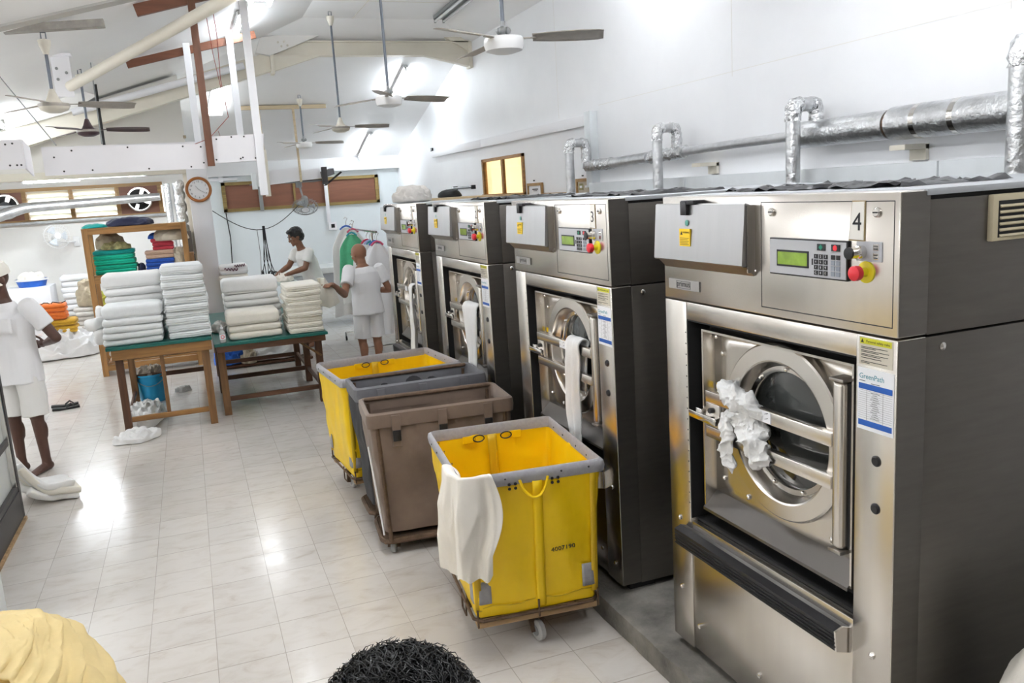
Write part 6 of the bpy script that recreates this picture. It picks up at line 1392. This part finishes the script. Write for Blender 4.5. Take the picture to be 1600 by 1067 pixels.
# yellow linen mound
t = thing('yellow_linen_mound', 'mound of pale yellow cloth in the bottom left corner', 'linen', (-.86, 2.93, 0))
def mound(k, hh, ex, seed):
    def f(u, v):
        a = 2*pi*u; tt = v*pi/2; r_ = cos(tt)**.62
        x, y, z = (.47 + ex)*r_*cos(a), (.70 + ex)*r_*sin(a), hh*sin(tt)**.9
        ph = x*1.2 + z*22*.5 + .9*NZ.noise(V((x*2.5, y*2.5, z*3 + seed)))
        w = min(1, sin(tt)*2.5)
        D = (.013*sin(ph*3.1 + seed) + .022*NZ.noise(V((x*2.2 + seed, y*2.2, z*7)))) * w
        return V((x + cos(a)*D*.6, y + sin(a)*D*.6, max(0, z + D)))
    m = MB(); m.grid(f, 90, 44, True); return m
mound(0, .69, 0, 1.).build('inner_cloth', YELC2, t, 80, mods=[SUB(1)])
def drape(u, v):
    # outer sheet over the far right half of the mound
    a = R(-35) + R(195)*u; r0 = .16 + .84*v; tt = math.acos(min(1, r0*.98)**(1/.62)) if r0 < 1 else 0
    rr = cos(tt)**.62; x, y, z = .505*rr*cos(a), .745*rr*sin(a), .725*sin(tt)**.9
    ph = v*5.2 + u*1.1 + .55*NZ.noise(V((x*2.2, y*2.2, 2))); rg = 1 - abs(2*((ph*1.35) % 1) - 1)*1.0; q_ = V((u*2.6, v*9 + u*2.2, 1.)); D = (.030*((1 - abs(NZ.noise(q_))*2)**2 - .45) + .014*((1 - abs(NZ.noise(q_*2.3 + V((5, 0, 0))))*2)**2 - .45))*min(1, v*3) + .020*NZ.noise(V((x*3, y*3, z*5)))
    return V((x + cos(a)*D, y + sin(a)*D, z + D*.6 + .02*(1 - v)))
m = MB(); m.grid(drape, 80, 70); m.build('outer_cloth', YELC, t, 80, mods=[SOL(.012), SUB(1)])
def drape2(u, v):
    a = R(-60) + R(60)*u; r0 = .55 + .50*v; z = .60*(1 - ((r0 - .5)/.6)**1.6) + .03*sin(u*9 + v*5)
    return V((.60*r0*cos(a) + .02*sin(v*8), .80*r0*sin(a) + .06, max(.02, z)))
m = MB(); m.grid(drape2, 26, 20); m.build('side_cloth', YELC, t, 80, mods=[SOL(.012), SUB(1)])
heap('beige_bundle', 'pale beige bundle at the bottom right corner in front of the washer side', 'bundle', (2.08, 1.36, PZ), .28, .20, .70, 81, CREAMC, amp=.05, fr=4, pw=.45)
# ================================================================== CAMERA, WORLD

yaw, pit, rol = 3.60921174e-01, -1.82125636e-01, -6.31025463e-02
f = V((sin(yaw)*cos(pit), cos(yaw)*cos(pit), sin(pit))); rt = V((cos(yaw), -sin(yaw), 0)); up = rt.cross(f)
r2 = rt*cos(rol) + up*sin(rol); u2 = -rt*sin(rol) + up*cos(rol)
cam = bpy.data.cameras.new('camera'); co = bpy.data.objects.new('camera', cam); C.objects.link(co)
cam.sensor_width = 36; cam.lens = 1294.80287 / 1600 * 36; cam.clip_start = .05; cam.clip_end = 100
co.matrix_world = M(((r2.x, u2.x, -f.x, 0), (r2.y, u2.y, -f.y, 0), (r2.z, u2.z, -f.z, 2.0990887), (0, 0, 0, 1)))
scene.camera = co
w = bpy.data.worlds.new('world'); scene.world = w; w.use_nodes = True
N = w.node_tree.nodes; L = w.node_tree.links
N['Background'].inputs[0].default_value = (1., .985, .95, 1); N['Background'].inputs[1].default_value = 1.3
v = scene.view_settings; v.view_transform = 'Standard'; v.look = 'None'; v.gamma = 1; v.use_curve_mapping = False; v.exposure = EXPO
cy = scene.cycles; cy.use_denoising = True; cy.max_bounces = 10; cy.diffuse_bounces = 6; cy.glossy_bounces = 5; cy.transmission_bounces = 6; cy.caustics_reflective = False; cy.caustics_refractive = False; cy.sample_clamp_indirect = 8
try: cy.denoiser = 'OPENIMAGEDENOISE'
except Exception: pass
